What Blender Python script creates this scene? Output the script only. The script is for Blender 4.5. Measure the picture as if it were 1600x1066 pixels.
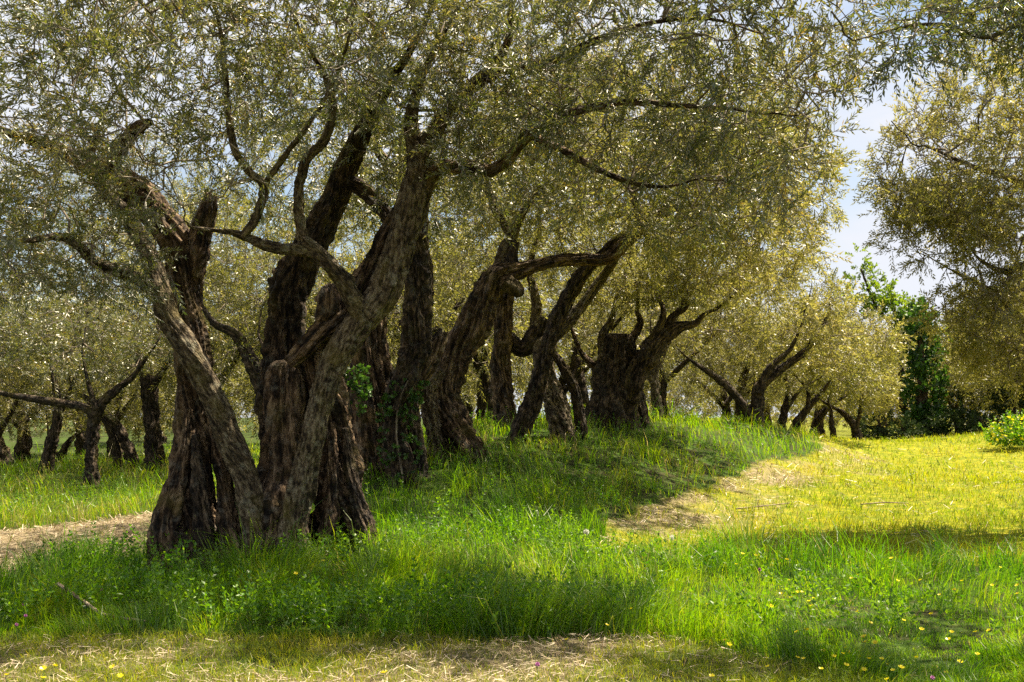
import bpy, math, random
import numpy as np
from mathutils import Vector
rad = math.radians
scn = bpy.context.scene
C = scn.collection
for o in list(bpy.data.objects): bpy.data.objects.remove(o)

# ------------------------------------------------------------------ camera, sky, sun, exposure
EYE, F, CX, HY = 1.5, 1700.0, 800.0, 650.0       # eye height, focal length (px of 1600), centre column, horizon row
cd = bpy.data.cameras.new('camera'); cam = bpy.data.objects.new('camera', cd); C.objects.link(cam)
cam.location = (0, 0, EYE); cam.rotation_euler = (rad(90), 0, 0)
cd.sensor_fit = 'HORIZONTAL'; cd.sensor_width = 36.0; cd.lens = 36.0 * F / 1600.0
cd.shift_y = (HY - 533.0) / 1600.0
cd.clip_start = 0.05; cd.clip_end = 3000
scn.camera = cam
SUN_EL, SUN_AZ = 63.0, 62.0                       # degrees; azimuth from the view direction, + to the right
w = bpy.data.worlds.new('World'); scn.world = w; w.use_nodes = True
nt = w.node_tree; nt.nodes.clear()
sky = nt.nodes.new('ShaderNodeTexSky'); sky.sky_type = 'NISHITA'; sky.sun_disc = False
sky.sun_elevation = rad(SUN_EL); sky.sun_rotation = rad(SUN_AZ); sky.air_density = 1.2; sky.dust_density = 1.5; sky.ozone_density = 2.0
tc = nt.nodes.new('ShaderNodeTexCoord')
mp = nt.nodes.new('ShaderNodeMapping'); mp.inputs['Scale'].default_value = (1, 1, 2.6); mp.inputs['Location'].default_value = (3.1, .4, .2)
nz = nt.nodes.new('ShaderNodeTexNoise'); nz.inputs['Scale'].default_value = 2.0; nz.inputs['Detail'].default_value = 7; nz.inputs['Roughness'].default_value = .55
rp = nt.nodes.new('ShaderNodeValToRGB'); rp.color_ramp.elements[0].position = .36; rp.color_ramp.elements[1].position = .56
mx = nt.nodes.new('ShaderNodeMixRGB'); mx.inputs[2].default_value = (5.6, 5.8, 6.3, 1)
bg = nt.nodes.new('ShaderNodeBackground'); bg.inputs['Strength'].default_value = 0.05
wo = nt.nodes.new('ShaderNodeOutputWorld')
nt.links.new(tc.outputs['Generated'], mp.inputs[0]); nt.links.new(mp.outputs[0], nz.inputs['Vector'])
nt.links.new(nz.outputs['Fac'], rp.inputs[0]); nt.links.new(rp.outputs[0], mx.inputs[0])
nt.links.new(sky.outputs[0], mx.inputs[1]); nt.links.new(mx.outputs[0], bg.inputs[0]); nt.links.new(bg.outputs[0], wo.inputs[0])
sl = bpy.data.lights.new('sun', 'SUN'); sl.energy = 5.0; sl.angle = rad(.53); sl.color = (1, .91, .74)
so = bpy.data.objects.new('sun', sl); C.objects.link(so)
sd = Vector((math.sin(rad(SUN_AZ)) * math.cos(rad(SUN_EL)), math.cos(rad(SUN_AZ)) * math.cos(rad(SUN_EL)), math.sin(rad(SUN_EL))))
so.rotation_euler = sd.to_track_quat('Z', 'Y').to_euler(); so.location = sd * 60
vs = scn.view_settings; vs.view_transform = 'Standard'; vs.look = 'None'; vs.gamma = 1; vs.exposure = 1.66
scn.render.engine = 'CYCLES'
cy = scn.cycles
cy.use_denoising = False; cy.max_bounces = 6; cy.diffuse_bounces = 3; cy.glossy_bounces = 1; cy.transmission_bounces = 4
cy.caustics_reflective = False; cy.caustics_refractive = False; cy.sample_clamp_indirect = 4.0; cy.sample_clamp_direct = 1.2
cy.use_adaptive_sampling = True; cy.adaptive_threshold = 0.015

# ------------------------------------------------------------------ numpy noise
_rg = np.random.default_rng(5); _T = _rg.uniform(-1, 1, 65536)
def vnoise(p):
    p = np.asarray(p, float); i = np.floor(p).astype(np.int64); f = p - i; u = f * f * f * (f * (f * 6 - 15) + 10)
    r = 0
    for dx in (0, 1):
        for dy in (0, 1):
            for dz in (0, 1):
                h = ((i[..., 0] + dx) * 73856093) ^ ((i[..., 1] + dy) * 19349663) ^ ((i[..., 2] + dz) * 83492791)
                h = (h ^ (h >> 13)) & 65535
                wx = u[..., 0] if dx else 1 - u[..., 0]; wy = u[..., 1] if dy else 1 - u[..., 1]; wz = u[..., 2] if dz else 1 - u[..., 2]
                r = r + _T[h] * wx * wy * wz
    return r
def fbm(p, n=4):
    p = np.asarray(p, float); a, s, r = 1.0, 0.0, 0
    for k in range(n):
        r = r + a * vnoise(p * 2 ** k + 17.3 * k); s += a; a *= .5
    return r / s
def n2(x, y, sc, seed=0.0, n=3):
    return fbm(np.stack([np.asarray(x) * sc + seed, np.asarray(y) * sc - seed, np.full_like(np.asarray(x, float), seed * 1.7)], -1), n)
def smooth(a, b, x):
    t = np.clip((x - a) / (b - a), 0, 1); return t * t * (3 - 2 * t)
def unit(v): return v / (np.linalg.norm(v, axis=-1, keepdims=True) + 1e-9)

def P(px, py, d): return np.array([(px - CX) / F * d, d, EYE - (py - HY) / F * d])

# ------------------------------------------------------------------ mesh helpers
def mesh(name, verts, quads=None, tris=None, mats=None, smooth_=False, attrs=None, pmat=None):
    me = bpy.data.meshes.new(name); verts = np.ascontiguousarray(verts, np.float32)
    q = np.zeros((0, 4), np.int32) if quads is None else np.asarray(quads, np.int32).reshape(-1, 4)
    t = np.zeros((0, 3), np.int32) if tris is None else np.asarray(tris, np.int32).reshape(-1, 3)
    me.vertices.add(len(verts)); me.vertices.foreach_set('co', verts.ravel())
    me.loops.add(q.size + t.size); me.loops.foreach_set('vertex_index', np.concatenate([q.ravel(), t.ravel()]))
    me.polygons.add(len(q) + len(t))
    ls = np.concatenate([np.arange(len(q)) * 4, q.size + np.arange(len(t)) * 3]).astype(np.int32)
    me.polygons.foreach_set('loop_start', ls)
    me.polygons.foreach_set('use_smooth', np.full(len(ls), smooth_))
    if pmat is not None: me.polygons.foreach_set('material_index', np.asarray(pmat, np.int32))
    for k, v in (attrs or {}).items():
        v = np.ascontiguousarray(v, np.float32)
        if v.ndim == 1: me.attributes.new(k, 'FLOAT', 'POINT').data.foreach_set('value', v)
        else: me.attributes.new(k, 'FLOAT_VECTOR', 'POINT').data.foreach_set('vector', v.ravel())
    for m in (mats or []): me.materials.append(m)
    me.update(calc_edges=True)
    return me
def link(name, data, parent=None, **props):
    o = bpy.data.objects.new(name, data); C.objects.link(o)
    if parent is not None: o.parent = parent
    for k, v in props.items(): o[k] = v
    return o
def thing(name, label, cat, loc, group=None, **kw):
    o = link(name, None, None, label=label, category=cat, **kw); o.location = loc; o.empty_display_size = .2
    if group: o['group'] = group
    return o
class Bag:                                           # collects geometry of one mesh
    def __init__(s): s.v, s.q, s.t, s.a, s.n = [], [], [], {}, 0
    def add(s, v, q=None, t=None, **a):
        if q is not None and len(q): s.q.append(np.asarray(q) + s.n)
        if t is not None and len(t): s.t.append(np.asarray(t) + s.n)
        s.v.append(v); s.n += len(v)
        for k, x in a.items(): s.a.setdefault(k, []).append(x)
    def build(s, name, mats, smooth_=False, origin=None):
        v = np.concatenate(s.v)
        if origin is not None: v = v - np.asarray(origin)
        return mesh(name, v, np.concatenate(s.q) if s.q else None, np.concatenate(s.t) if s.t else None, mats, smooth_, {k: np.concatenate(x) for k, x in s.a.items()})

# ------------------------------------------------------------------ materials
def ramp(nt, pts, fac):
    r = nt.nodes.new('ShaderNodeValToRGB'); e = r.color_ramp.elements
    while len(e) < len(pts): e.new(.5)
    for k, (p, c) in enumerate(pts): e[k].position = p; e[k].color = (*c, 1)
    nt.links.new(fac, r.inputs[0]); return r.outputs[0]
def newmat(name):
    m = bpy.data.materials.new(name); m.use_nodes = True; m.node_tree.nodes.clear(); return m, m.node_tree
def leafmat(name, cols, trans, gloss=.05, rough=.35, tcol=None, spec=(1, .95, .85), vary=0.0):
    """two-sided leaf: diffuse + translucent + a little gloss; colour from the per-leaf 'tint' attribute"""
    m, nt = newmat(name); N, L = nt.nodes.new, nt.links.new
    at = N('ShaderNodeAttribute'); at.attribute_name = 'tint'
    oi = N('ShaderNodeObjectInfo'); sh = N('ShaderNodeMath'); sh.operation = 'MULTIPLY_ADD'; sh.inputs[1].default_value = vary; sh.inputs[2].default_value = -vary * .5; L(oi.outputs['Random'], sh.inputs[0])
    ad = N('ShaderNodeMath'); ad.operation = 'ADD'; ad.use_clamp = True; L(at.outputs['Fac'], ad.inputs[0]); L(sh.outputs[0], ad.inputs[1]); fac = ad.outputs[0]
    col = ramp(nt, cols, fac)
    df = N('ShaderNodeBsdfDiffuse'); L(col, df.inputs[0])
    tr = N('ShaderNodeBsdfTranslucent')
    if tcol is None: L(col, tr.inputs[0])
    else: L(ramp(nt, tcol, fac), tr.inputs[0])
    ms = N('ShaderNodeMixShader'); ms.inputs[0].default_value = trans; L(df.outputs[0], ms.inputs[1]); L(tr.outputs[0], ms.inputs[2])
    gl = N('ShaderNodeBsdfGlossy'); gl.inputs['Roughness'].default_value = rough; gl.inputs[0].default_value = (*spec, 1)
    m2 = N('ShaderNodeMixShader'); m2.inputs[0].default_value = gloss; L(ms.outputs[0], m2.inputs[1]); L(gl.outputs[0], m2.inputs[2])
    out = N('ShaderNodeOutputMaterial'); L(m2.outputs[0], out.inputs[0])
    return m
def barkmat(name, cols, lichen=(.25, .24, .17), lich=.35, moss=.0, fine=26.0, bump=.6, stretch=.16):
    m, nt = newmat(name); N, L = nt.nodes.new, nt.links.new
    at = N('ShaderNodeAttribute'); at.attribute_name = 'bark'
    mp = N('ShaderNodeMapping'); mp.inputs['Scale'].default_value = (1, 1, stretch); L(at.outputs['Vector'], mp.inputs[0])
    n1 = N('ShaderNodeTexNoise'); n1.inputs['Scale'].default_value = fine; n1.inputs['Detail'].default_value = 9; n1.inputs['Roughness'].default_value = .68; L(mp.outputs[0], n1.inputs['Vector'])
    n2_ = N('ShaderNodeTexNoise'); n2_.inputs['Scale'].default_value = 5; n2_.inputs['Detail'].default_value = 6; n2_.inputs['Roughness'].default_value = .6; L(at.outputs['Vector'], n2_.inputs['Vector'])
    vo = N('ShaderNodeTexVoronoi'); vo.inputs['Scale'].default_value = fine * 1.5; vo.feature = 'DISTANCE_TO_EDGE'
    mp2 = N('ShaderNodeMapping'); mp2.inputs['Scale'].default_value = (1, 1, .35); L(at.outputs['Vector'], mp2.inputs[0]); L(mp2.outputs[0], vo.inputs['Vector'])
    mixf = N('ShaderNodeMath'); mixf.operation = 'MULTIPLY_ADD'; L(n2_.outputs['Fac'], mixf.inputs[0]); mixf.inputs[1].default_value = .7
    a2 = N('ShaderNodeMath'); a2.operation = 'MULTIPLY_ADD'; a2.inputs[1].default_value = 2.1; a2.inputs[2].default_value = -.9; L(n1.outputs['Fac'], a2.inputs[0]); L(a2.outputs[0], mixf.inputs[2])
    col = ramp(nt, cols, mixf.outputs[0])
    n3 = N('ShaderNodeTexNoise'); n3.inputs['Scale'].default_value = 11; n3.inputs['Detail'].default_value = 8; n3.inputs['Roughness'].default_value = .7; L(at.outputs['Vector'], n3.inputs['Vector'])
    lf = ramp(nt, [(.52, (0, 0, 0)), (.66, (lich,) * 3)], n3.outputs['Fac'])
    mx = N('ShaderNodeMixRGB'); L(lf, mx.inputs[0]); L(col, mx.inputs[1]); mx.inputs[2].default_value = (*lichen, 1)
    c = mx.outputs[0]
    if moss:
        n4 = N('ShaderNodeTexNoise'); n4.inputs['Scale'].default_value = 3.1; n4.inputs['Detail'].default_value = 7; L(at.outputs['Vector'], n4.inputs['Vector'])
        mf = ramp(nt, [(.55, (0, 0, 0)), (.7, (moss,) * 3)], n4.outputs['Fac'])
        m2 = N('ShaderNodeMixRGB'); L(mf, m2.inputs[0]); L(c, m2.inputs[1]); m2.inputs[2].default_value = (.17, .13, .015, 1); c = m2.outputs[0]
    bp = N('ShaderNodeBump'); bp.inputs['Strength'].default_value = bump; bp.inputs['Distance'].default_value = .045
    ad = N('ShaderNodeMath'); ad.operation = 'MULTIPLY_ADD'; L(vo.outputs['Distance'], ad.inputs[0]); ad.inputs[1].default_value = .8; L(n1.outputs['Fac'], ad.inputs[2])
    L(ad.outputs[0], bp.inputs['Height'])
    b = N('ShaderNodeBsdfPrincipled'); b.inputs['Roughness'].default_value = .85; b.inputs['Specular IOR Level'].default_value = .25
    L(c, b.inputs['Base Color']); L(bp.outputs[0], b.inputs['Normal'])
    out = N('ShaderNodeOutputMaterial'); L(b.outputs[0], out.inputs[0])
    return m
def plain(name, col, rough=.7, trans=0):
    m, nt = newmat(name); N, L = nt.nodes.new, nt.links.new
    tx = N('ShaderNodeTexCoord'); n = N('ShaderNodeTexNoise'); n.inputs['Scale'].default_value = 40; n.inputs['Detail'].default_value = 4; L(tx.outputs['Object'], n.inputs['Vector'])
    c = ramp(nt, [(.3, tuple(x * .75 for x in col)), (.7, tuple(min(1, x * 1.15) for x in col))], n.outputs['Fac'])
    b = N('ShaderNodeBsdfPrincipled'); b.inputs['Roughness'].default_value = rough; L(c, b.inputs['Base Color']); sh = b.outputs[0]
    if trans:
        t = N('ShaderNodeBsdfTranslucent'); L(c, t.inputs[0]); ms = N('ShaderNodeMixShader'); ms.inputs[0].default_value = trans; L(sh, ms.inputs[1]); L(t.outputs[0], ms.inputs[2]); sh = ms.outputs[0]
    out = N('ShaderNodeOutputMaterial'); L(sh, out.inputs[0]); return m

BARK_OLD = barkmat('bark_old_weathered', [(.25, (.006, .0035, .002)), (.42, (.034, .019, .009)), (.58, (.105, .064, .032)), (.8, (.28, .19, .11))], lichen=(.24, .21, .16), lich=.45, moss=.3, fine=24, bump=1.0, stretch=.2)
BARK_DARK = barkmat('bark_dark_fissured', [(.28, (.005, .003, .0018)), (.46, (.025, .016, .009)), (.62, (.072, .047, .026)), (.82, (.18, .125, .075))], lichen=(.18, .165, .12), lich=.4, moss=.3, fine=30, bump=1.0, stretch=.3)
BARK_PALE = barkmat('bark_pale_lichened', [(.26, (.014, .009, .0045)), (.44, (.062, .042, .022)), (.6, (.145, .105, .058)), (.8, (.28, .22, .135))], lichen=(.29, .26, .17), lich=.7, moss=.4, fine=34, bump=.9, stretch=.4)
BARK_TWIG = barkmat('bark_branch', [(.3, (.07, .05, .032)), (.5, (.17, .13, .09)), (.75, (.33, .27, .19))], lich=.5, fine=40, bump=.3)
TWIG = (.15, .115, .08)
OL = [(0, (.024, .044, .008)), (.35, (.06, .08, .017)), (.62, (.115, .122, .038)), (.82, (.2, .19, .09)), (.93, (.34, .32, .2)), (.965, (.34, .22, .02)), (1, TWIG)]
OLT = [(0, (.08, .13, .012)), (.4, (.22, .23, .026)), (.75, (.35, .31, .052)), (.93, (.44, .36, .09)), (.965, (.52, .33, .03)), (1, (.05, .04, .03))]
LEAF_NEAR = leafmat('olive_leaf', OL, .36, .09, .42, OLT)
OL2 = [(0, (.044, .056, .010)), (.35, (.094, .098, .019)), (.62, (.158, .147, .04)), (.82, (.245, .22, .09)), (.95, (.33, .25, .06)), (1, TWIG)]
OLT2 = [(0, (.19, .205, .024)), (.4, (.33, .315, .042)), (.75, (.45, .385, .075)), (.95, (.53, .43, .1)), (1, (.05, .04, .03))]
LEAF_MID = leafmat('olive_leaf_backlit_yellow', OL2, .43, .05, .45, OLT2, vary=.22)  # yellower copy of the near leaf: backlight put into the leaf colour
LEAF_FIG = leafmat('fresh_green_leaf', [(0, (.05, .11, .008)), (1, (.15, .22, .015))], .42, .03, .45, [(0, (.16, .28, .008)), (1, (.34, .42, .02))])
LEAF_IVY = leafmat('ivy_leaf', [(0, (.012, .035, .008)), (.7, (.03, .08, .012)), (1, (.07, .16, .015))], .25, .03, .45, [(0, (.04, .12, .01)), (1, (.15, .3, .02))])
LEAF_SHRUB = leafmat('shrub_leaf', [(0, (.015, .03, .006)), (.7, (.035, .06, .012)), (1, (.09, .11, .02))], .25, .02, .5)
GRASS = leafmat('long_grass_blade', [(0, (.024, .075, .002)), (.4, (.07, .145, .003)), (.75, (.155, .22, .004)), (.93, (.28, .27, .012)), (1, (.4, .31, .1))], .5, .035, .45,
                [(0, (.08, .24, .002)), (.4, (.21, .44, .002)), (.75, (.42, .57, .003)), (.93, (.58, .54, .015)), (1, (.54, .42, .12))])
GRASS_Y = leafmat('mown_grass_blade', [(0, (.09, .13, .004)), (.4, (.21, .23, .006)), (.75, (.37, .31, .01)), (.9, (.46, .34, .04)), (1, (.55, .42, .2))], .45, .03, .5,
                  [(0, (.22, .36, .004)), (.4, (.48, .52, .006)), (.75, (.66, .53, .01)), (1, (.65, .5, .2))])
HERB = leafmat('herb_leaf', [(0, (.024, .08, .004)), (.6, (.066, .165, .006)), (1, (.15, .26, .01))], .42, .03, .45, [(0, (.08, .26, .004)), (1, (.38, .6, .008))])
STRAW = leafmat('dry_straw', [(0, (.10, .065, .03)), (.5, (.3, .215, .11)), (1, (.52, .42, .27))], .15, .04, .5)
PETAL = plain('buttercup_petal', (.9, .74, .012), .4, .3)
PINK = plain('clover_blossom', (.5, .16, .38), .7, .2)
FLUFF = plain('dandelion_fluff', (.7, .68, .6), .9, .4)
STEMG = plain('green_stem', (.12, .22, .03), .6, .2)
DEADW = barkmat('dead_wood', [(.3, (.1, .07, .04)), (.5, (.25, .18, .11)), (.75, (.42, .33, .22))], lich=.2, fine=40, bump=.5)

# ------------------------------------------------------------------ terrain: a smooth sheet through surveyed spots
_spots = [(-200, 1066, 6.13), (400, 1066, 6.13), (800, 1066, 6.13), (1300, 1066, 6.13), (1800, 1066, 6.13), (0, 1000, 7.3), (500, 1000, 7.3), (1000, 1000, 7.3), (1600, 1000, 7.3),
          (60, 900, 10.2), (300, 880, 10.3), (440, 872, 10.4), (540, 865, 10.6), (800, 885, 10.2), (1100, 875, 11), (1500, 860, 11.6), (1000, 845, 12.6), (1300, 845, 12.8), (1600, 835, 13.2),
          (100, 850, 12.6), (0, 815, 15.6), (240, 800, 15.6), (145, 757, 22), (0, 745, 23), (240, 735, 25), (60, 735, 26), (420, 735, 22), (420, 790, 14),
          (628, 752, 14), (585, 735, 14.6), (725, 712, 15.5), (805, 692, 17), (900, 674, 18), (960, 662, 20), (1030, 661, 24), (1090, 664, 22), (1180, 663, 26), (1250, 672, 25), (790, 677, 19),
          (860, 800, 13.3), (960, 770, 15), (1060, 730, 18), (1000, 808, 14.2), (1080, 772, 16), (1160, 743, 18.5), (1230, 718, 21.5), (1290, 696, 25),
          (1250, 768, 17), (1400, 770, 17), (1400, 725, 24), (1600, 760, 17), (1600, 705, 25), (1800, 700, 24), (1350, 697, 33), (1450, 692, 40), (1560, 675, 36), (1620, 672, 30), (1800, 660, 34),
          (600, 690, 30), (800, 680, 34), (1000, 680, 36), (1180, 680, 38), (200, 705, 40), (500, 690, 45), (-300, 830, 14), (-300, 760, 24), (900, 676, 50), (1400, 690, 55), (2000, 650, 50), (-200, 700, 50)]
_sp = np.array([P(*s) for s in _spots])
def _U(r2): return .5 * r2 * np.log(r2 + 1e-9)
_n = len(_sp); _A = np.zeros((_n + 3, _n + 3))
_A[:_n, :_n] = _U(((_sp[:, None, :2] - _sp[None, :, :2]) ** 2).sum(-1)) + np.eye(_n) * 1.5
_A[:_n, _n:] = np.c_[np.ones(_n), _sp[:, :2]]; _A[_n:, :_n] = _A[:_n, _n:].T
_wt = np.linalg.solve(_A, np.r_[_sp[:, 2], 0, 0, 0])
def gz(x, y):
    x = np.asarray(x, float); y = np.asarray(y, float); sh = x.shape; p = np.stack([x.ravel(), y.ravel()], -1)
    z = np.zeros(len(p))
    for a in range(0, len(p), 20000):
        q = p[a:a + 20000]; z[a:a + 20000] = _U(((q[:, None] - _sp[None, :, :2]) ** 2).sum(-1)) @ _wt[:_n] + _wt[_n] + q @ _wt[_n + 1:]
    d = np.hypot(p[:, 0], p[:, 1] - 20); fz = .55
    k = smooth(22, 45, d); z = np.clip(z, -.8, 2.2) * (1 - k) + fz * k
    near = smooth(5.6, 4.0, p[:, 1]); z = z * (1 - near)
    z += .03 * n2(p[:, 0], p[:, 1], 1.1, 3.3) + .012 * n2(p[:, 0], p[:, 1], 5, 1.3)
    return z.reshape(sh)
def g1(x, y): return float(gz(np.array([x]), np.array([y]))[0])
def pix(px, py, lo=4.0, hi=60.0):                    # where a line of sight meets the terrain
    d = np.linspace(lo, hi, 1500); x = (px - CX) / F * d; zr = EYE - (py - HY) / F * d
    k = np.argmax(gz(x, d) > zr); k = k if k > 0 else -1
    return np.array([x[k], d[k]])
def inpoly(poly, x, y):
    r = np.zeros(x.shape, bool); n = len(poly)
    for i in range(n):
        (x0, y0), (x1, y1) = poly[i], poly[(i + 1) % n]
        c = (y0 > y) != (y1 > y); r ^= c & (x < (x1 - x0) * (y - y0) / (y1 - y0 + 1e-12) + x0)
    return r
def dline(line, x, y):
    d = np.full(x.shape, 1e9)
    for (a, b) in zip(line[:-1], line[1:]):
        ab = b - a; t = np.clip(((x - a[0]) * ab[0] + (y - a[1]) * ab[1]) / (ab @ ab), 0, 1)
        d = np.minimum(d, np.hypot(x - a[0] - t * ab[0], y - a[1] - t * ab[1]))
    return d
MEDGE = [pix(*p) for p in [(890, 865), (960, 815), (1060, 775), (1150, 744), (1230, 718), (1290, 700)]]
MEAD = MEDGE + [np.array((9.0, 36.0)), np.array((9, 50)), np.array((40, 50)), np.array((40, 12.4))] + [pix(*p) for p in [(1700, 905), (1600, 885), (1450, 878), (1300, 888), (1150, 880), (1000, 875)]]
LPATH = [pix(-260, 905), pix(0, 900), pix(120, 872), pix(245, 862), np.array((-2.2, 13.2)), np.array((-2.5, 15.2)), pix(250, 800), pix(120, 818), pix(0, 830), pix(-300, 835)]
def zones(x, y):
    j = .35 * n2(x, y, .9, 8.1); k = .3 * n2(x, y, 1.1, 2.2)
    xx, yy = x + j, y + k
    mead = inpoly(MEAD, xx, yy).astype(float); de = dline(MEDGE, xx, yy)
    lp = inpoly(LPATH, xx, yy).astype(float)
    edge = 7.3 - 1.5 * smooth(.8, 2.6, x) + .18 * n2(x, y, 2.2, 4.4)
    front = smooth(edge + .08, edge - .08, y)
    straw = np.maximum(lp, mead * smooth(1.9, .1, de + 1.2 * n2(x, y, .8, 5.5)) * np.clip(.6 + 1.3 * n2(x, y, 1.7, 6.5), .05, .85))
    straw = np.maximum(straw, front * np.clip(.4 + .9 * n2(x, y, 1.3, 7.7), 0, 1) * smooth(2.2, .6, x))
    return mead, lp, front, straw, de
# ground sheet
def axis(a, b, fine, far, n):
    c = np.arange(a, b, fine); e = np.geomspace(fine * 2, far, n); return np.r_[a - e[::-1], c, b + e]
gx = axis(-13, 15, .2, 420, 26); gy = axis(3, 33, .2, 520, 28)
GX, GY = np.meshgrid(gx, gy); GZ = gz(GX, GY); nx, ny = len(gx), len(gy)
ii = np.arange(nx * ny).reshape(ny, nx)
mead, lp, front, straw, de = zones(GX.ravel(), GY.ravel())
gm, nt = newmat('ground_soil_and_turf'); N, L = nt.nodes.new, nt.links.new
aS = N('ShaderNodeAttribute'); aS.attribute_name = 'straw'; aM = N('ShaderNodeAttribute'); aM.attribute_name = 'meadow'
tx = N('ShaderNodeTexCoord')
def gnoise(s, d=8, r=.65):
    n = N('ShaderNodeTexNoise'); n.inputs['Scale'].default_value = s; n.inputs['Detail'].default_value = d; n.inputs['Roughness'].default_value = r; L(tx.outputs['Object'], n.inputs['Vector']); return n.outputs['Fac']
soil = ramp(nt, [(.3, (.02, .02, .007)), (.7, (.06, .055, .02))], gnoise(14))
green = ramp(nt, [(.3, (.02, .04, .006)), (.55, (.05, .09, .01)), (.75, (.10, .12, .02))], gnoise(9))
yel = ramp(nt, [(.3, (.06, .09, .006)), (.45, (.14, .16, .008)), (.56, (.24, .22, .010)), (.72, (.38, .31, .025))], gnoise(5, 10, .75))
stc = ramp(nt, [(.3, (.06, .045, .022)), (.48, (.2, .15, .08)), (.7, (.38, .3, .18))], gnoise(22, 12, .8))
def mix(f, a, b):
    m = N('ShaderNodeMixRGB'); L(f, m.inputs[0]); L(a, m.inputs[1]); L(b, m.inputs[2]); return m.outputs[0]
sg = mix(ramp(nt, [(.42, (0, 0, 0)), (.58, (1, 1, 1))], gnoise(3)), soil, green)
c1 = mix(aM.outputs['Fac'], sg, yel); c2 = mix(aS.outputs['Fac'], c1, stc)
bp = N('ShaderNodeBump'); bp.inputs['Strength'].default_value = .8; bp.inputs['Distance'].default_value = .03; L(gnoise(45), bp.inputs['Height'])
b = N('ShaderNodeBsdfPrincipled'); b.inputs['Roughness'].default_value = .95; b.inputs['Specular IOR Level'].default_value = .1
L(c2, b.inputs['Base Color']); L(bp.outputs[0], b.inputs['Normal']); ou = N('ShaderNodeOutputMaterial'); L(b.outputs[0], ou.inputs[0])
link('ground', mesh('ground', np.c_[GX.ravel(), GY.ravel(), GZ.ravel()], np.stack([ii[:-1, :-1], ii[:-1, 1:], ii[1:, 1:], ii[1:, :-1]], -1).reshape(-1, 4), None, [gm], True,
     {'straw': straw, 'meadow': np.maximum(mead, .6 * smooth(40, 60, GY.ravel()) * smooth(6, 9, GX.ravel()))}), kind='structure')

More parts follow.
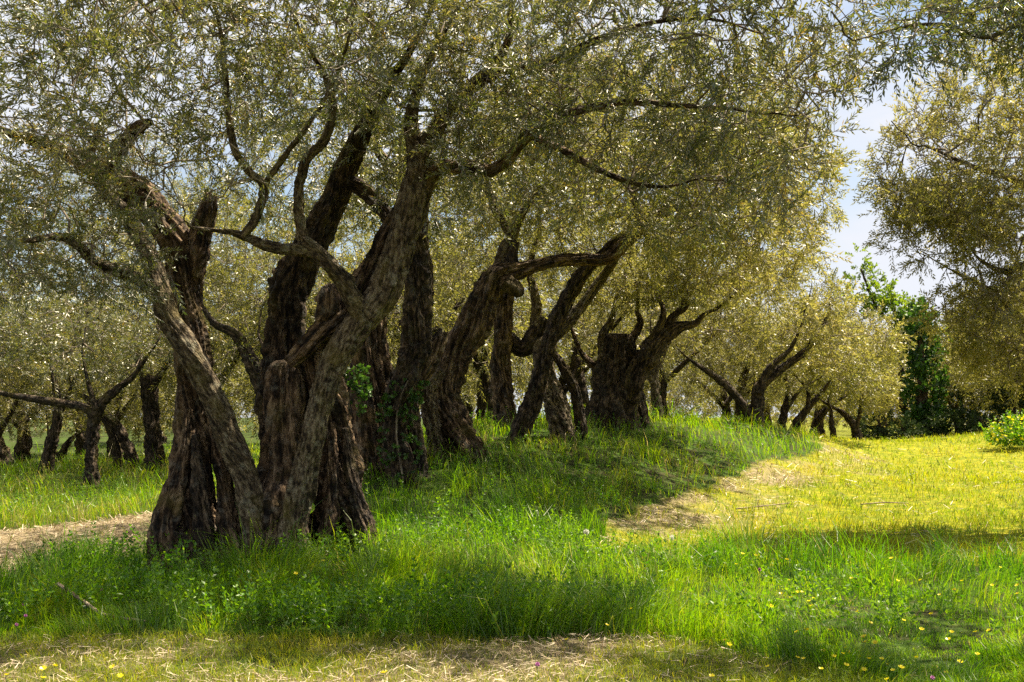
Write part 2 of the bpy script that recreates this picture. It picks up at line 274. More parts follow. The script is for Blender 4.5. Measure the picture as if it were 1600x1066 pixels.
# ------------------------------------------------------------------ swept stems with gnarled relief
def spline(p, n):
    p = np.asarray(p, float); m = len(p); e = np.vstack([2 * p[0] - p[1], p, 2 * p[-1] - p[-2]])
    t = np.linspace(0, m - 1 - 1e-6, n); i = t.astype(int); f = (t - i)[:, None]
    a, b, c, d = e[i], e[i + 1], e[i + 2], e[i + 3]
    return .5 * (2 * b + (c - a) * f + (2 * a - 5 * b + 4 * c - d) * f * f + (3 * b - 3 * c + d - a) * f ** 3)
def sweep(pts, rads, sides=24, step=None, gn=1.0, groove=1.0, twist=.6, flare=0.0, seed=0, cap='round', wander=.12, burls=0, hollow=()):
    pr = np.c_[np.asarray(pts, float), np.asarray(rads, float)]
    length = np.linalg.norm(np.diff(pr[:, :3], axis=0), axis=1).sum()
    step = step or max(.01, np.mean(rads) * 2 * math.pi / sides * 1.7)
    c = spline(pr, 400); s = np.r_[0, np.cumsum(np.linalg.norm(np.diff(c[:, :3], axis=0), axis=1))]
    n = max(4, int(s[-1] / step)); si = np.linspace(0, s[-1], n)
    c = np.stack([np.interp(si, s, c[:, k]) for k in range(4)], -1); R = np.maximum(c[:, 3], .001); ctr = c[:, :3].copy()
    rr = R.mean()
    if wander:
        for k in range(3):
            q = np.zeros((n, 3)); q[:, 0] = si / (rr * 5) + seed * 3.1; q[:, 1] = k * 11.3 + seed
            ctr[:, k] += wander * R * fbm(q, 2) * (1 if k < 2 else .3)
    T = unit(np.gradient(ctr, axis=0)); U = np.zeros_like(T)
    u = np.cross(T[0], [0, 1, .13]); u /= np.linalg.norm(u)
    for k in range(n):
        u = u - T[k] * (u @ T[k]); u /= np.linalg.norm(u) + 1e-9; U[k] = u
    V = np.cross(T, U)
    th = np.linspace(0, 2 * math.pi, sides, endpoint=False)[None, :]; S = si[:, None]
    tw = th + twist * S / max(rr * 6, .3); cs, sn = np.cos(tw), np.sin(tw)
    def pn(ka, ks, o=0): return np.stack([cs * ka + seed * 7.7 + o, sn * ka - seed * 3.3 + o, np.broadcast_to(S * ks, cs.shape) + o], -1)
    rel = np.zeros((n, sides))
    if gn:
        rel += gn * .30 * fbm(pn(1.1, .35 / rr, 3), 3)
        rel += groove * (.30 * (.45 - np.abs(vnoise(pn(2.2, .22 / rr, 9))) * 1.6).clip(-.6, .4))
        rel -= groove * .24 * smooth(.30, .02, np.abs(vnoise(pn(3.6, .22 / rr, 21))))
        rel -= groove * .10 * smooth(.35, .02, np.abs(vnoise(pn(8.5, .5 / rr, 27))))
        rel -= rel.mean() + .05
        if sides >= 40: rel += groove * .07 * fbm(pn(11, 1.1 / rr, 33), 3)
        if sides >= 70: rel += groove * .03 * vnoise(pn(26, 3.2 / rr, 41))
    if flare:
        lob = .55 + .75 * (vnoise(pn(1.5, .05, 50)) + .3).clip(-.2, 1)
        rel += flare * np.exp(-S / (rr * 3.4)) * lob
    rg = np.random.default_rng(int(seed * 100) + 7)
    for _ in range(burls):
        t0, s0, wd, hh = rg.uniform(0, 2 * math.pi), rg.uniform(.1, .95) * s[-1], rg.uniform(.35, .8), rg.uniform(.15, .4)
        dd = np.angle(np.exp(1j * (th - t0))); g = np.exp(-(dd / wd) ** 2 - ((S - s0) / (rr * wd * 1.4)) ** 2)
        rel += hh * g * (1 + .5 * vnoise(pn(5, 1.5 / rr, 60)))
        if rg.random() < .4: rel -= hh * 1.4 * np.exp(-(dd / (wd * .35)) ** 2 - ((S - s0) / (rr * wd * .5)) ** 2)
    for (t0, s0, wt, ws, dp) in hollow:
        dd = np.angle(np.exp(1j * (th - t0))); rel -= dp * np.exp(-(dd / wt) ** 4 - ((S - s0) / ws) ** 4) * (1 + .3 * vnoise(pn(6, 1 / rr, 70)))
    rel = np.clip(rel, -.8, 1.6)
    if cap == 'broken': rag = (si[-1] - si)[:, None] / rr; Zoff = .5 * rr * fbm(pn(3, .1, 80), 3) * smooth(1.6, 0, rag)
    else: Zoff = 0
    RR = R[:, None] * (1 + rel)
    pos = ctr[:, None] + U[:, None] * (RR * np.cos(th))[..., None] + V[:, None] * (RR * np.sin(th))[..., None]
    if cap == 'broken': pos += T[:, None] * np.broadcast_to(Zoff, RR.shape)[..., None]
    bark = np.stack([np.cos(tw) * R[:, None] + seed, np.sin(tw) * R[:, None] + seed * 2.1, np.broadcast_to(S, cs.shape)], -1)
    i = np.arange(n * sides).reshape(n, sides); j = np.roll(i, -1, 1)
    q = np.stack([i[:-1], j[:-1], j[1:], i[1:]], -1).reshape(-1, 4)
    v = pos.reshape(-1, 3); bk = bark.reshape(-1, 3)
    # end cap: two shrinking rings and a centre
    tip = ctr[-1] + T[-1] * (R[-1] * .35 if cap == 'round' else -R[-1] * .25)
    ring = ctr[-1] + (pos[-1] - ctr[-1]) * (.72 if cap == 'round' else .8) + T[-1] * (R[-1] * .22 if cap == 'round' else R[-1] * .02)
    m = len(v); v = np.vstack([v, ring, tip]); bk = np.vstack([bk, bk[-sides:] * .8, bk[-1:]])
    a = i[-1]; b2 = m + np.arange(sides)
    q = np.vstack([q, np.stack([a, np.roll(a, -1), np.roll(b2, -1), b2], -1)])
    t = np.stack([b2, np.roll(b2, -1), np.full(sides, m + sides)], -1)
    return v, q, t, bk
def pxpath(rows):                                    # rows of (column, row, distance, radius in px) -> points, radii in metres
    return [P(a, b, d) for a, b, d, r in rows], [.77 * r * d / F for a, b, d, r in rows]

# ------------------------------------------------------------------ sprigs
def make_sprig(seed, pairs, L, ll, lw, ang, bend=.25, stem_r=.0016, tri=False):
    rg = np.random.default_rng(seed); V, tint = [], []; m_ = 3 if tri else 4
    t = np.linspace(0, 1, 6); ax = np.c_[bend * L * t ** 2 * rg.uniform(-1, 1), bend * L * t ** 2 * rg.uniform(-1, .4), L * t]
    for k in ((0,) if tri else (0, 2)):              # thin stem
        a, b_ = ax[k], ax[5 if tri else k + 3]; e = unit(rg.normal(0, 1, 3) * np.array([1, 1, 0])); r0, r1 = stem_r, stem_r * .5
        V += [a - e * r0, a + e * r0, b_ + e * r1, b_ - e * r1][:m_]; tint += [-1] * m_
    for p in range(pairs):
        u = .10 + .9 * (p + .5) / pairs; c = np.array([np.interp(u, t, ax[:, i]) for i in range(3)])
        ph = p * math.pi / 2 + rg.normal(0, .35)
        for s_ in (0, 1):
            if rg.random() < .06: continue
            a = ph + s_ * math.pi + rg.normal(0, .2); el = ang * rg.uniform(.7, 1.3) * (1 - .35 * u)
            d = np.array([math.cos(a) * math.sin(el), math.sin(a) * math.sin(el), math.cos(el)])
            side = unit(np.cross(d, rg.normal(0, 1, 3))); up = np.cross(side, d)
            l = ll * rg.uniform(.7, 1.2) * (1 - .3 * u ** 3); w_ = lw * rg.uniform(.8, 1.15)
            if tri: V += [c + d * l * .25 - side * w_ * .5, c + d * l * .25 + side * w_ * .5, c + d * l - up * l * rg.uniform(0, .14)]
            else: V += [c, c + d * l * .48 + side * w_ * .5 + up * l * .05, c + d * l - up * l * rg.uniform(0, .14), c + d * l * .48 - side * w_ * .5 + up * l * .05]
            tint += [rg.random()] * m_
    return np.array(V), np.arange(len(V)).reshape(-1, m_), np.array(tint)
SPR_NEAR = [make_sprig(k, 12, .31, .060, .0142, .8, stem_r=.0028) for k in range(16)]
SPR_MID = [make_sprig(40 + k, 11, .40, .098, .026, .9, stem_r=.006, tri=True) for k in range(10)]
SPR_FAR = [make_sprig(70 + k, 11, .55, .145, .044, .95, stem_r=.005, tri=True) for k in range(8)]
SPR_IVY = [make_sprig(90 + k, 5, .30, .12, .11, 1.2) for k in range(6)]
SPR_FIG = [make_sprig(110 + k, 6, .55, .20, .12, 1.0, stem_r=.006) for k in range(6)]
SPR_SHRUB = [make_sprig(130 + k, 9, .40, .15, .08, 1.0, stem_r=.005, tri=True) for k in range(6)]
SPR_HERB = [make_sprig(150 + k, 6, .22, .042, .022, 1.15, stem_r=.0018) for k in range(8)]
def bake_sprigs(protos, pos, dirs, scale, rg, tint_mu=None, tint_sd=.30):
    """copies of the sprigs, turned and placed, as one array of quads"""
    pos = np.asarray(pos); dirs = unit(np.asarray(dirs)); N_ = len(pos); which = rg.integers(0, len(protos), N_); bag = Bag()
    h = rg.normal(0, 1, (N_, 3)); X = unit(np.cross(dirs, h)); Y = np.cross(dirs, X)
    mu = rg.normal(.45, .13, N_) if tint_mu is None else np.asarray(tint_mu)
    for k, (v, q, tn) in enumerate(protos):
        m = np.where(which == k)[0]
        if not len(m): continue
        sc = scale[m][:, None, None]
        w_ = pos[m][:, None] + sc * (X[m][:, None] * v[None, :, :1] + Y[m][:, None] * v[None, :, 1:2] + dirs[m][:, None] * v[None, :, 2:])
        tt = np.clip(mu[m][:, None] + tint_sd * (tn[None] * 2 - 1) + (rg.random((len(m), 1)) > .985) * .4, 0, 1)
        m_ = q.shape[1]; odd = (rg.random((len(m), len(tn) // m_)) > .93).repeat(m_, 1); tt = np.where(odd, np.clip(tt + .35, 0, .97), tt)
        tt = np.where(tn[None] < 0, 1.3, np.minimum(tt, .965))
        qq = q[None] + (np.arange(len(m)) * len(v))[:, None, None]
        qq = qq.reshape(-1, m_); bag.add(w_.reshape(-1, 3), qq if m_ == 4 else None, qq if m_ == 3 else None, tint=tt.ravel())
    return bag
# ------------------------------------------------------------------ branching crowns
def blob(rg, n, c, r, seed, thr=-.12, fr=1.25, shell=.3):
    d = unit(rg.normal(0, 1, (n * 3, 3))); rr = rg.uniform(shell ** 3, 1, n * 3) ** (1 / 3)
    p = np.asarray(c) + d * rr[:, None] * np.asarray(r)
    return p[fbm(p * fr + seed * 5.1, 2) > thr][:n]
def colonise(starts, att, rg, seg=.22, path_w=.22, bend=.10):
    S = np.asarray(starts, float); n0 = len(S); cap = n0 + len(att) * 14 + 10
    pos = np.zeros((cap, 3)); par = np.full(cap, -1); pl = np.zeros(cap); pos[:n0] = S; n = n0
    dm = np.full(len(att), 1e9)
    for s_ in S: dm = np.minimum(dm, np.linalg.norm(att - s_, axis=1))
    for a in att[np.argsort(dm)]:
        d = np.linalg.norm(pos[:n] - a, axis=1); j = int(np.argmin(d + path_w * pl[:n])); dj = d[j]
        if dj < .05: continue
        k = min(13, max(1, int(math.ceil(dj / seg)))); t = np.linspace(0, 1, k + 1)[1:, None]
        off = rg.normal(0, bend, 3) * dj; off[2] += bend * .8 * dj
        new = pos[j] + (a - pos[j]) * t + off * np.sin(t * math.pi) + rg.normal(0, .018, (k, 3)) * (t < 1)
        pos[n:n + k] = new; par[n] = j; par[n + 1:n + k] = np.arange(n, n + k - 1); pl[n:n + k] = pl[j] + dj * t[:, 0]; n += k
    return pos[:n], par[:n], n0
def crown(starts, startr, att, rg, seg=.22, base_r=.0042, expo=.42, per_tip=3, sides=5, side_prob=.6, droop=.25, minr=.0035):
    pos, par, n0 = colonise(starts, att, rg, seg)
    n = len(pos); cnt = np.zeros(n); kids = [[] for _ in range(n)]
    for i in range(n0, n): kids[par[i]].append(i)
    for i in range(n - 1, -1, -1):
        if not kids[i]: cnt[i] = 1
        else: cnt[i] = sum(cnt[k] for k in kids[i])
    r = np.maximum(base_r * cnt ** expo, minr)
    bag = Bag(); ang = np.linspace(0, 2 * math.pi, sides, endpoint=False)
    for i in range(n0, n):                           # each path begins where it leaves a thicker one
        p = par[i]
        if p >= n0 and max(kids[p], key=lambda k: cnt[k]) == i: continue
        path = [p, i]; j = i
        while kids[j]:
            j = max(kids[j], key=lambda k: cnt[k]); path.append(j)
        pp = pos[path]; rr = r[path].copy(); rr[0] = rr[1]
        if p < n0: rr = np.minimum(rr, startr[p] * .9)
        rr[-1] *= .6
        T = unit(np.gradient(pp, axis=0)); u = np.cross(T[0], rg.normal(0, 1, 3)); u /= np.linalg.norm(u) + 1e-9
        U = np.zeros_like(T)
        for k in range(len(pp)):
            u = u - T[k] * (u @ T[k]); u /= np.linalg.norm(u) + 1e-9; U[k] = u
        V = np.cross(T, U)
        v = pp[:, None] + rr[:, None, None] * (U[:, None] * np.cos(ang)[None, :, None] + V[:, None] * np.sin(ang)[None, :, None])
        ix = np.arange(len(pp) * sides).reshape(len(pp), sides); jx = np.roll(ix, -1, 1)
        sl_ = np.r_[0, np.cumsum(np.linalg.norm(np.diff(pp, axis=0), axis=1))]
        bk = np.stack([np.broadcast_to(np.cos(ang) * .03, (len(pp), sides)) + i * .37, np.broadcast_to(np.sin(ang) * .03, (len(pp), sides)), np.broadcast_to(sl_[:, None], (len(pp), sides))], -1)
        bag.add(v.reshape(-1, 3), np.stack([ix[:-1], jx[:-1], jx[1:], ix[1:]], -1).reshape(-1, 4), bark=bk.reshape(-1, 3))
    sp, sdv = [], []
    for i in range(n0, n):
        if cnt[i] > 7: continue
        d = unit(pos[i] - pos[par[i]])
        m = per_tip if not kids[i] else int(side_prob + rg.random())
        for _ in range(m):
            sp.append(pos[i] - d * rg.uniform(0, .1)); q = d + rg.normal(0, .55, 3); q[2] += rg.normal(.12, .3) - droop * rg.random() * 1.2; sdv.append(q)
    return bag, np.array(sp), np.array(sdv)

TREES = {}
def olive(name, label, base, stems, blobs, seed, spr=SPR_NEAR, leaf=LEAF_NEAR, per_tip=4, seg=.22, sc=(.8, 1.25), group=None, crown_mu=.45, start_from=.45, extra=None, thr=-.08, side_prob=.75, cat='tree'):
    """stems: (part name, rows in px, material, dict of sweep options); blobs: (centre, radii, count)"""
    rg = np.random.default_rng(seed); random.seed(seed)
    root = thing(name, label, cat, tuple(base), group)
    starts, sr = [], []
    for k, (pn, rows, mat, op) in enumerate(stems):
        op = dict(op); bud = op.pop('bud', start_from); pts, rads = pxpath(rows)
        if op.get('cap', 'round') == 'round' and bud is not None:
            tl = len(rads); rads = [r_ * (1 if i_ < tl - 3 else (.92, .78, .62)[i_ - tl + 3]) for i_, r_ in enumerate(rads)]
            dd = unit(pts[-1] - pts[-2]); p_ = pts[-1]; pts = list(pts); st_ = min(.28, max(.06, rads[-1] * 8))
            for e_ in range(5):
                dd = unit(dd + rg.normal(0, .28, 3) + np.array([0, 0, .08])); p_ = p_ + dd * st_; pts.append(p_); rads.append(max(.006, rads[-1] * .76))
        v, q, t, bk = sweep(pts, rads, seed=seed * .13 + k * 1.7, **op)
        link(pn, mesh(pn, v - base, q, t, [mat], True, {'bark': bk}), root)
        if bud is not None:
            c = spline(np.c_[np.array(pts), rads], 30); c = c[int(30 * bud):]
            starts.append(c[:, :3]); sr.append(c[:, 3])
    if blobs:
        att = np.vstack([blob(rg, n, c, r, seed + i, thr) for i, (c, r, n) in enumerate(blobs)])
        bag, sp, sd_ = crown(np.vstack(starts), np.concatenate(sr), att, rg, seg=seg, per_tip=per_tip, side_prob=side_prob)
        o = link('branchwork', bag.build('branchwork', [BARK_TWIG], True, base), root, kind='stuff')
        mu = crown_mu + .14 * fbm(sp * .8 + seed, 2) * 2 + rg.normal(0, .06, len(sp))
        lb = bake_sprigs(spr, sp, sd_, rg.uniform(sc[0], sc[1], len(sp)), rg, np.clip(mu, 0, 1))
        link('crown', lb.build('crown', [leaf], False, base), root, kind='stuff')
    return root
HI = dict(sides=70, gn=1, groove=1, burls=5); MD = dict(sides=44, burls=3); LO = dict(sides=24, burls=2); TH = dict(sides=14, gn=.6, groove=.4, burls=2)
def o_(d, **k): r = dict(d); r.update(k); return r
def at_d(rows, d): return [(a, b, d, r) for a, b, r in rows]
def gbase(px, d): x = (px - CX) / F * d; return np.array([x, d, g1(x, d)])

# ------------------------------------------------------------------ the great split olive in front
D = 10.4
main = [
 ('trunk', [(296, 915, 10.25, 64), (300, 850, 10.3, 50), (300, 770, 10.35, 40), (303, 670, 10.4, 35), (299, 570, 10.4, 33), (293, 470, 10.4, 31), (290, 410, 10.4, 33), (262, 355, 10.4, 31), (212, 302, 10.4, 27), (165, 268, 10.35, 21), (120, 248, 10.2, 16), (60, 222, 10, 12), (5, 205, 9.8, 9), (-50, 170, 9.6, 6)], BARK_OLD, o_(HI, flare=.45, twist=1.0, hollow=((4.4, 2.95, .5, .3, .5), (4.2, .55, .35, .5, .45)), bud=.7)),
 ('stub', [(296, 430, 10.4, 26), (312, 380, 10.4, 22), (327, 330, 10.4, 16), (332, 305, 10.4, 11)], BARK_OLD, o_(MD, cap='broken', bud=None)),
 ('trunk', [(400, 905, 10.15, 40), (398, 840, 10.15, 33), (386, 760, 10.1, 29), (360, 690, 10.05, 27), (327, 612, 10, 26), (290, 545, 9.95, 27), (265, 502, 9.95, 24), (250, 450, 9.95, 21), (232, 395, 9.98, 19), (200, 340, 10, 16), (160, 295, 10, 13), (140, 260, 9.9, 10), (150, 215, 9.8, 7), (170, 160, 9.6, 5)], BARK_PALE, o_(HI, flare=.25, groove=.35, gn=.7, bud=.8)),
 ('limb', [(258, 478, 9.95, 16), (228, 442, 9.85, 14), (190, 426, 9.75, 12.5), (150, 410, 9.65, 12), (120, 382, 9.5, 10), (90, 370, 9.4, 8.5), (40, 376, 9.2, 7), (-20, 368, 9, 5)], BARK_PALE, o_(MD, groove=.4, gn=.8, bud=.35)),
 ('limb', [(170, 285, 10.1, 12), (180, 250, 9.9, 12), (195, 225, 9.7, 13), (215, 200, 9.5, 12), (235, 190, 9.4, 8)], BARK_OLD, o_(MD, cap='broken', gn=.9, bud=.3)),
 ('trunk', [(438, 915, 10.4, 72), (440, 840, 10.45, 56), (442, 760, 10.45, 45), (446, 680, 10.45, 40), (447, 620, 10.45, 38), (447, 585, 10.45, 35), (447, 568, 10.45, 25)], BARK_OLD, o_(HI, flare=.35, burls=8, hollow=((4.7, 1.75, .35, .22, .5), (4.3, .55, .4, .5, .5)), bud=None)),
 ('trunk', [(438, 880, 10.9, 52), (438, 700, 10.9, 43), (436, 600, 10.9, 38), (445, 520, 10.85, 38), (458, 445, 10.8, 36), (488, 375, 10.75, 30), (522, 312, 10.7, 25), (546, 255, 10.6, 22), (568, 205, 10.4, 18), (598, 145, 10.2, 13), (640, 80, 9.9, 9), (680, 0, 9.5, 7)], BARK_DARK, o_(HI, flare=.2, bud=.7)),
 ('limb', [(540, 280, 10.65, 14), (572, 300, 10.6, 14), (598, 328, 10.5, 14), (614, 362, 10.45, 15)], BARK_DARK, o_(MD, bud=None)),
 ('trunk', [(452, 905, 10.1, 40), (457, 830, 10.08, 29), (470, 755, 10.05, 25), (488, 682, 10.0, 24), (503, 622, 10, 24), (520, 570, 10, 26), (552, 518, 10, 30), (592, 468, 10, 32), (616, 415, 10, 33), (630, 370, 10, 32), (646, 320, 10, 31), (655, 272, 10, 28), (650, 232, 10.05, 21), (642, 190, 10.0, 15), (655, 130, 9.9, 10), (690, 60, 9.6, 7)], BARK_PALE, o_(HI, flare=.3, groove=.55, gn=.8, burls=7, bud=.8)),
 ('trunk', [(535, 915, 10.6, 66), (532, 840, 10.6, 48), (526, 765, 10.6, 40), (520, 690, 10.6, 34), (513, 630, 10.55, 32), (502, 575, 10.5, 33), (520, 522, 10.45, 33), (550, 472, 10.45, 30), (580, 422, 10.45, 26), (606, 378, 10.4, 23), (632, 328, 10.35, 20), (645, 285, 10.3, 18)], BARK_OLD, o_(HI, flare=.5, burls=6, twist=1.4, groove=1.25, hollow=((4.5, .75, .35, .45, .55),), bud=None)),
 ('limb', [(452, 568, 10.25, 13), (478, 540, 10.2, 17), (512, 512, 10.18, 19), (545, 492, 10.2, 20), (575, 470, 10.25, 14)], BARK_OLD, o_(MD, groove=1.2, bud=None)),
 ('burl', [(500, 500, 10.2, 15), (512, 480, 10.15, 24), (514, 462, 10.15, 24), (516, 448, 10.2, 12)], BARK_OLD, o_(MD, groove=.3, gn=.8, bud=None)),
 ('limb', [(572, 500, 9.95, 24), (548, 458, 9.88, 19), (520, 420, 9.8, 17), (492, 392, 9.75, 15), (474, 376, 9.72, 13)], BARK_PALE, o_(MD, groove=.45, gn=.8, cap='broken', bud=None)),
 ('limb', [(486, 392, 9.75, 13), (455, 390, 9.7, 12), (425, 386, 9.6, 11), (378, 368, 9.5, 9), (345, 361, 9.4, 6), (300, 355, 9.2, 4)], BARK_PALE, o_(LO, bud=.5)),
 ('limb', [(380, 370, 9.5, 9), (402, 335, 9.45, 9), (412, 292, 9.4, 9), (390, 268, 9.3, 8), (368, 235, 9.2, 8), (357, 180, 9.1, 7), (352, 110, 9.0, 6), (343, 40, 8.8, 5), (325, -40, 8.6, 4)], BARK_PALE, o_(LO, bud=.4)),
 ('limb', [(410, 296, 9.4, 7), (440, 250, 9.3, 6), (480, 198, 9.1, 5), (520, 130, 8.9, 4), (545, 60, 8.6, 3.5), (560, -20, 8.4, 3)], BARK_PALE, o_(LO, bud=.3)),
 ('limb', [(474, 382, 9.75, 12), (468, 330, 9.7, 11), (468, 290, 9.65, 10), (478, 252, 9.6, 10), (506, 220, 9.5, 9), (520, 172, 9.4, 8), (508, 120, 9.2, 7), (470, 50, 9, 5), (440, -20, 8.8, 4)], BARK_PALE, o_(LO, bud=.4)),
 ('limb', [(655, 300, 10, 22), (685, 265, 9.95, 16), (725, 262, 9.8, 14), (765, 266, 9.6, 13), (792, 250, 9.5, 12), (822, 215, 9.4, 11), (855, 190, 9.3, 10), (910, 172, 9.2, 8.5), (980, 160, 9.0, 7), (1060, 165, 8.8, 5.5), (1140, 170, 8.6, 4), (1190, 178, 8.4, 3)], BARK_OLD, o_(MD, groove=.6, bud=.4)),
 ('limb', [(652, 250, 10.05, 18), (685, 195, 10, 15), (712, 160, 9.9, 14), (745, 130, 9.8, 13), (776, 102, 9.7, 12)], BARK_PALE, o_(MD, groove=.5, cap='broken', bud=.4)),
 ('limb', [(740, 135, 9.8, 9), (790, 110, 9.6, 8), (860, 95, 9.4, 8), (940, 60, 9.1, 6.5), (1020, 35, 8.8, 5), (1110, 30, 8.5, 4), (1180, 50, 8.2, 3)], BARK_OLD, o_(LO, bud=.3)),
 ('limb', [(770, 110, 9.7, 9), (795, 60, 9.5, 8), (800, 10, 9.3, 6), (830, -50, 9.1, 5)], BARK_OLD, o_(LO, bud=.3)),
 ('limb', [(830, 212, 9.4, 8), (880, 235, 9.3, 7), (930, 262, 9.2, 6.5), (985, 285, 9.1, 5), (1040, 292, 9.0, 4), (1090, 280, 8.9, 3)], BARK_OLD, o_(LO, bud=.35)),
]
def B(px, py, d, rx, ry, rz, n): return (P(px, py, d), (rx, ry, rz), n)
main += [('root', [(248, 925, 10.05, 24), (252, 870, 10.05, 27), (260, 815, 10.08, 25), (274, 765, 10.15, 19), (288, 705, 10.2, 12), (296, 640, 10.25, 8)], BARK_OLD, o_(HI, sides=60, burls=9, bud=None)),
 ('root', [(318, 925, 10.0, 24), (318, 870, 10.0, 22), (316, 810, 10.05, 17), (310, 750, 10.1, 13), (305, 680, 10.15, 8)], BARK_DARK, o_(HI, sides=50, burls=7, bud=None)),
 ('root', [(366, 925, 10.1, 34), (362, 880, 10.12, 30), (358, 830, 10.18, 24), (352, 770, 10.25, 17), (340, 700, 10.3, 11), (325, 640, 10.35, 7)], BARK_OLD, o_(HI, sides=50, burls=6, bud=None)),
 ('root', [(588, 915, 10.3, 18), (576, 850, 10.3, 19), (562, 790, 10.35, 16), (548, 730, 10.4, 11), (540, 670, 10.45, 7)], BARK_DARK, o_(HI, sides=50, burls=7, bud=None)),
 ('root', [(505, 920, 10.2, 24), (510, 850, 10.25, 19), (516, 790, 10.3, 16), (520, 730, 10.35, 12), (518, 660, 10.4, 8)], BARK_OLD, o_(HI, sides=50, burls=7, bud=None)),
 ('root', [(425, 925, 10.0, 22), (424, 870, 10.02, 17), (428, 810, 10.1, 12), (434, 740, 10.2, 8)], BARK_OLD, o_(HI, sides=50, burls=5, bud=None))]
base = gbase(410, 10.4)
olive('olive_tree', 'ancient gnarled olive tree with split multi-stemmed hollow trunk in left foreground', base, main,
      [B(60, 250, 8.8, 1.5, 1.4, 1.0, 210), B(60, 40, 9.0, 1.7, 1.8, .9, 260), B(330, 120, 8.8, 1.6, 1.6, 1.0, 330), B(480, 10, 9.2, 1.6, 1.8, .9, 250), B(640, 90, 9.4, 1.6, 1.6, .9, 290),
       B(850, 60, 9.2, 1.6, 1.7, 1.0, 320), B(880, 220, 9.5, 1.2, 1.2, .6, 150), B(1060, 90, 8.8, 1.4, 1.5, 1.0, 300), B(1200, 150, 8.6, 1.0, 1.2, 1.1, 200), B(1060, 270, 9.0, 1.0, 1.1, .5, 110),
       B(500, 200, 10.2, 2.2, 1.4, .7, 160), B(90, 400, 9.2, 1.0, .9, .4, 80), B(20, 320, 10.6, 1.3, .9, .6, 120), B(140, 110, 11.6, 2.3, 1.0, 1.0, 170), B(330, -150, 9.5, 2.5, 2.2, .8, 160), B(900, -150, 9.5, 2.6, 2.2, .8, 160)],
      11, per_tip=4, side_prob=.62, thr=.03)

# ------------------------------------------------------------------ the row of olives along the bank
T2 = [('trunk', at_d([(630, 790, 36), (627, 740, 29), (618, 690, 24), (622, 632, 24), (640, 582, 28), (652, 532, 30), (653, 470, 27), (651, 410, 26), (649, 350, 25), (640, 292, 21), (632, 230, 16), (650, 160, 11)], 14), BARK_DARK, o_(HI, sides=64, flare=.2, bud=.7)),
      ('trunk', at_d([(585, 780, 42), (586, 700, 35), (581, 615, 34), (576, 545, 32), (582, 490, 26), (600, 440, 16)], 14.5), BARK_OLD, o_(HI, sides=64, flare=.25, bud=None)),
      ('trunk', at_d([(658, 780, 18), (650, 700, 17), (640, 640, 18), (650, 590, 18)], 14.25), BARK_DARK, o_(MD, bud=None)),
      ('stub', at_d([(640, 610, 20), (665, 570, 20), (684, 535, 16), (692, 518, 11)], 14.1), BARK_OLD, o_(MD, cap='broken', bud=None)),
      ('limb', at_d([(640, 300, 14), (600, 250, 11), (560, 190, 8), (520, 130, 6)], 14), BARK_OLD, o_(LO, bud=.4)),
      ('limb', at_d([(560, 705, 22), (553, 660, 20), (556, 600, 18), (566, 550, 14)], 14.8), BARK_DARK, o_(MD, bud=None))]
olive('olive_tree', 'double-trunked olive tree with ivy and a broken stub, right behind the foreground tree', gbase(620, 14), T2,
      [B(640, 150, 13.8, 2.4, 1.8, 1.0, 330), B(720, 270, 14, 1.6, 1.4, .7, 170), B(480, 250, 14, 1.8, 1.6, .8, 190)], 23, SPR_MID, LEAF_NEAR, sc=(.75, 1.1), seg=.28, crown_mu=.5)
T3 = [('trunk', at_d([(735, 745, 54), (728, 712, 42), (708, 665, 34), (694, 618, 30), (708, 562, 31), (737, 512, 32), (760, 462, 30), (778, 432, 28), (803, 424, 19), (836, 415, 14), (872, 407, 13), (912, 405, 12), (950, 404, 11.5), (984, 372, 13), (1012, 346, 11), (1060, 325, 7.5), (1125, 322, 5)], 15.5), BARK_OLD, o_(HI, sides=64, flare=.35, bud=.72)),
      ('root', at_d([(690, 735, 22), (680, 690, 17), (673, 640, 16), (672, 605, 15), (690, 580, 12)], 15.3), BARK_PALE, o_(MD, groove=1.1, bud=None)),
      ('burl', at_d([(790, 440, 18), (806, 452, 15), (812, 462, 9)], 15.3), BARK_DARK, o_(LO, bud=None)),
      ('stub', at_d([(795, 425, 14), (800, 400, 10), (808, 378, 7)], 15.5), BARK_DARK, o_(LO, cap='broken', bud=None)),
      ('limb', at_d([(780, 430, 18), (792, 385, 12), (815, 335, 9), (845, 300, 7.5), (872, 290, 6)], 15.6), BARK_PALE, o_(LO, bud=.4)),
      ('limb', at_d([(800, 370, 9), (770, 320, 7), (760, 260, 6), (775, 200, 4)], 15.7), BARK_PALE, o_(LO, bud=.3)),
      ('limb', at_d([(985, 372, 9), (1000, 340, 8), (990, 300, 7), (1010, 250, 5), (1040, 200, 4)], 15.4), BARK_OLD, o_(LO, bud=.3))]
olive('olive_tree', 'bent olive tree with crooked trunk and a long limb reaching right over the bank', gbase(728, 15.5), T3,
      [B(1000, 220, 15, 2.0, 1.8, 1.1, 380), B(1120, 300, 15, 1.6, 1.5, .8, 240), B(830, 250, 16, 1.7, 1.6, .9, 260), B(1180, 220, 15.5, 1.2, 1.4, 1.2, 180)], 31, SPR_MID, LEAF_MID, sc=(.75, 1.1), seg=.28, crown_mu=.5)
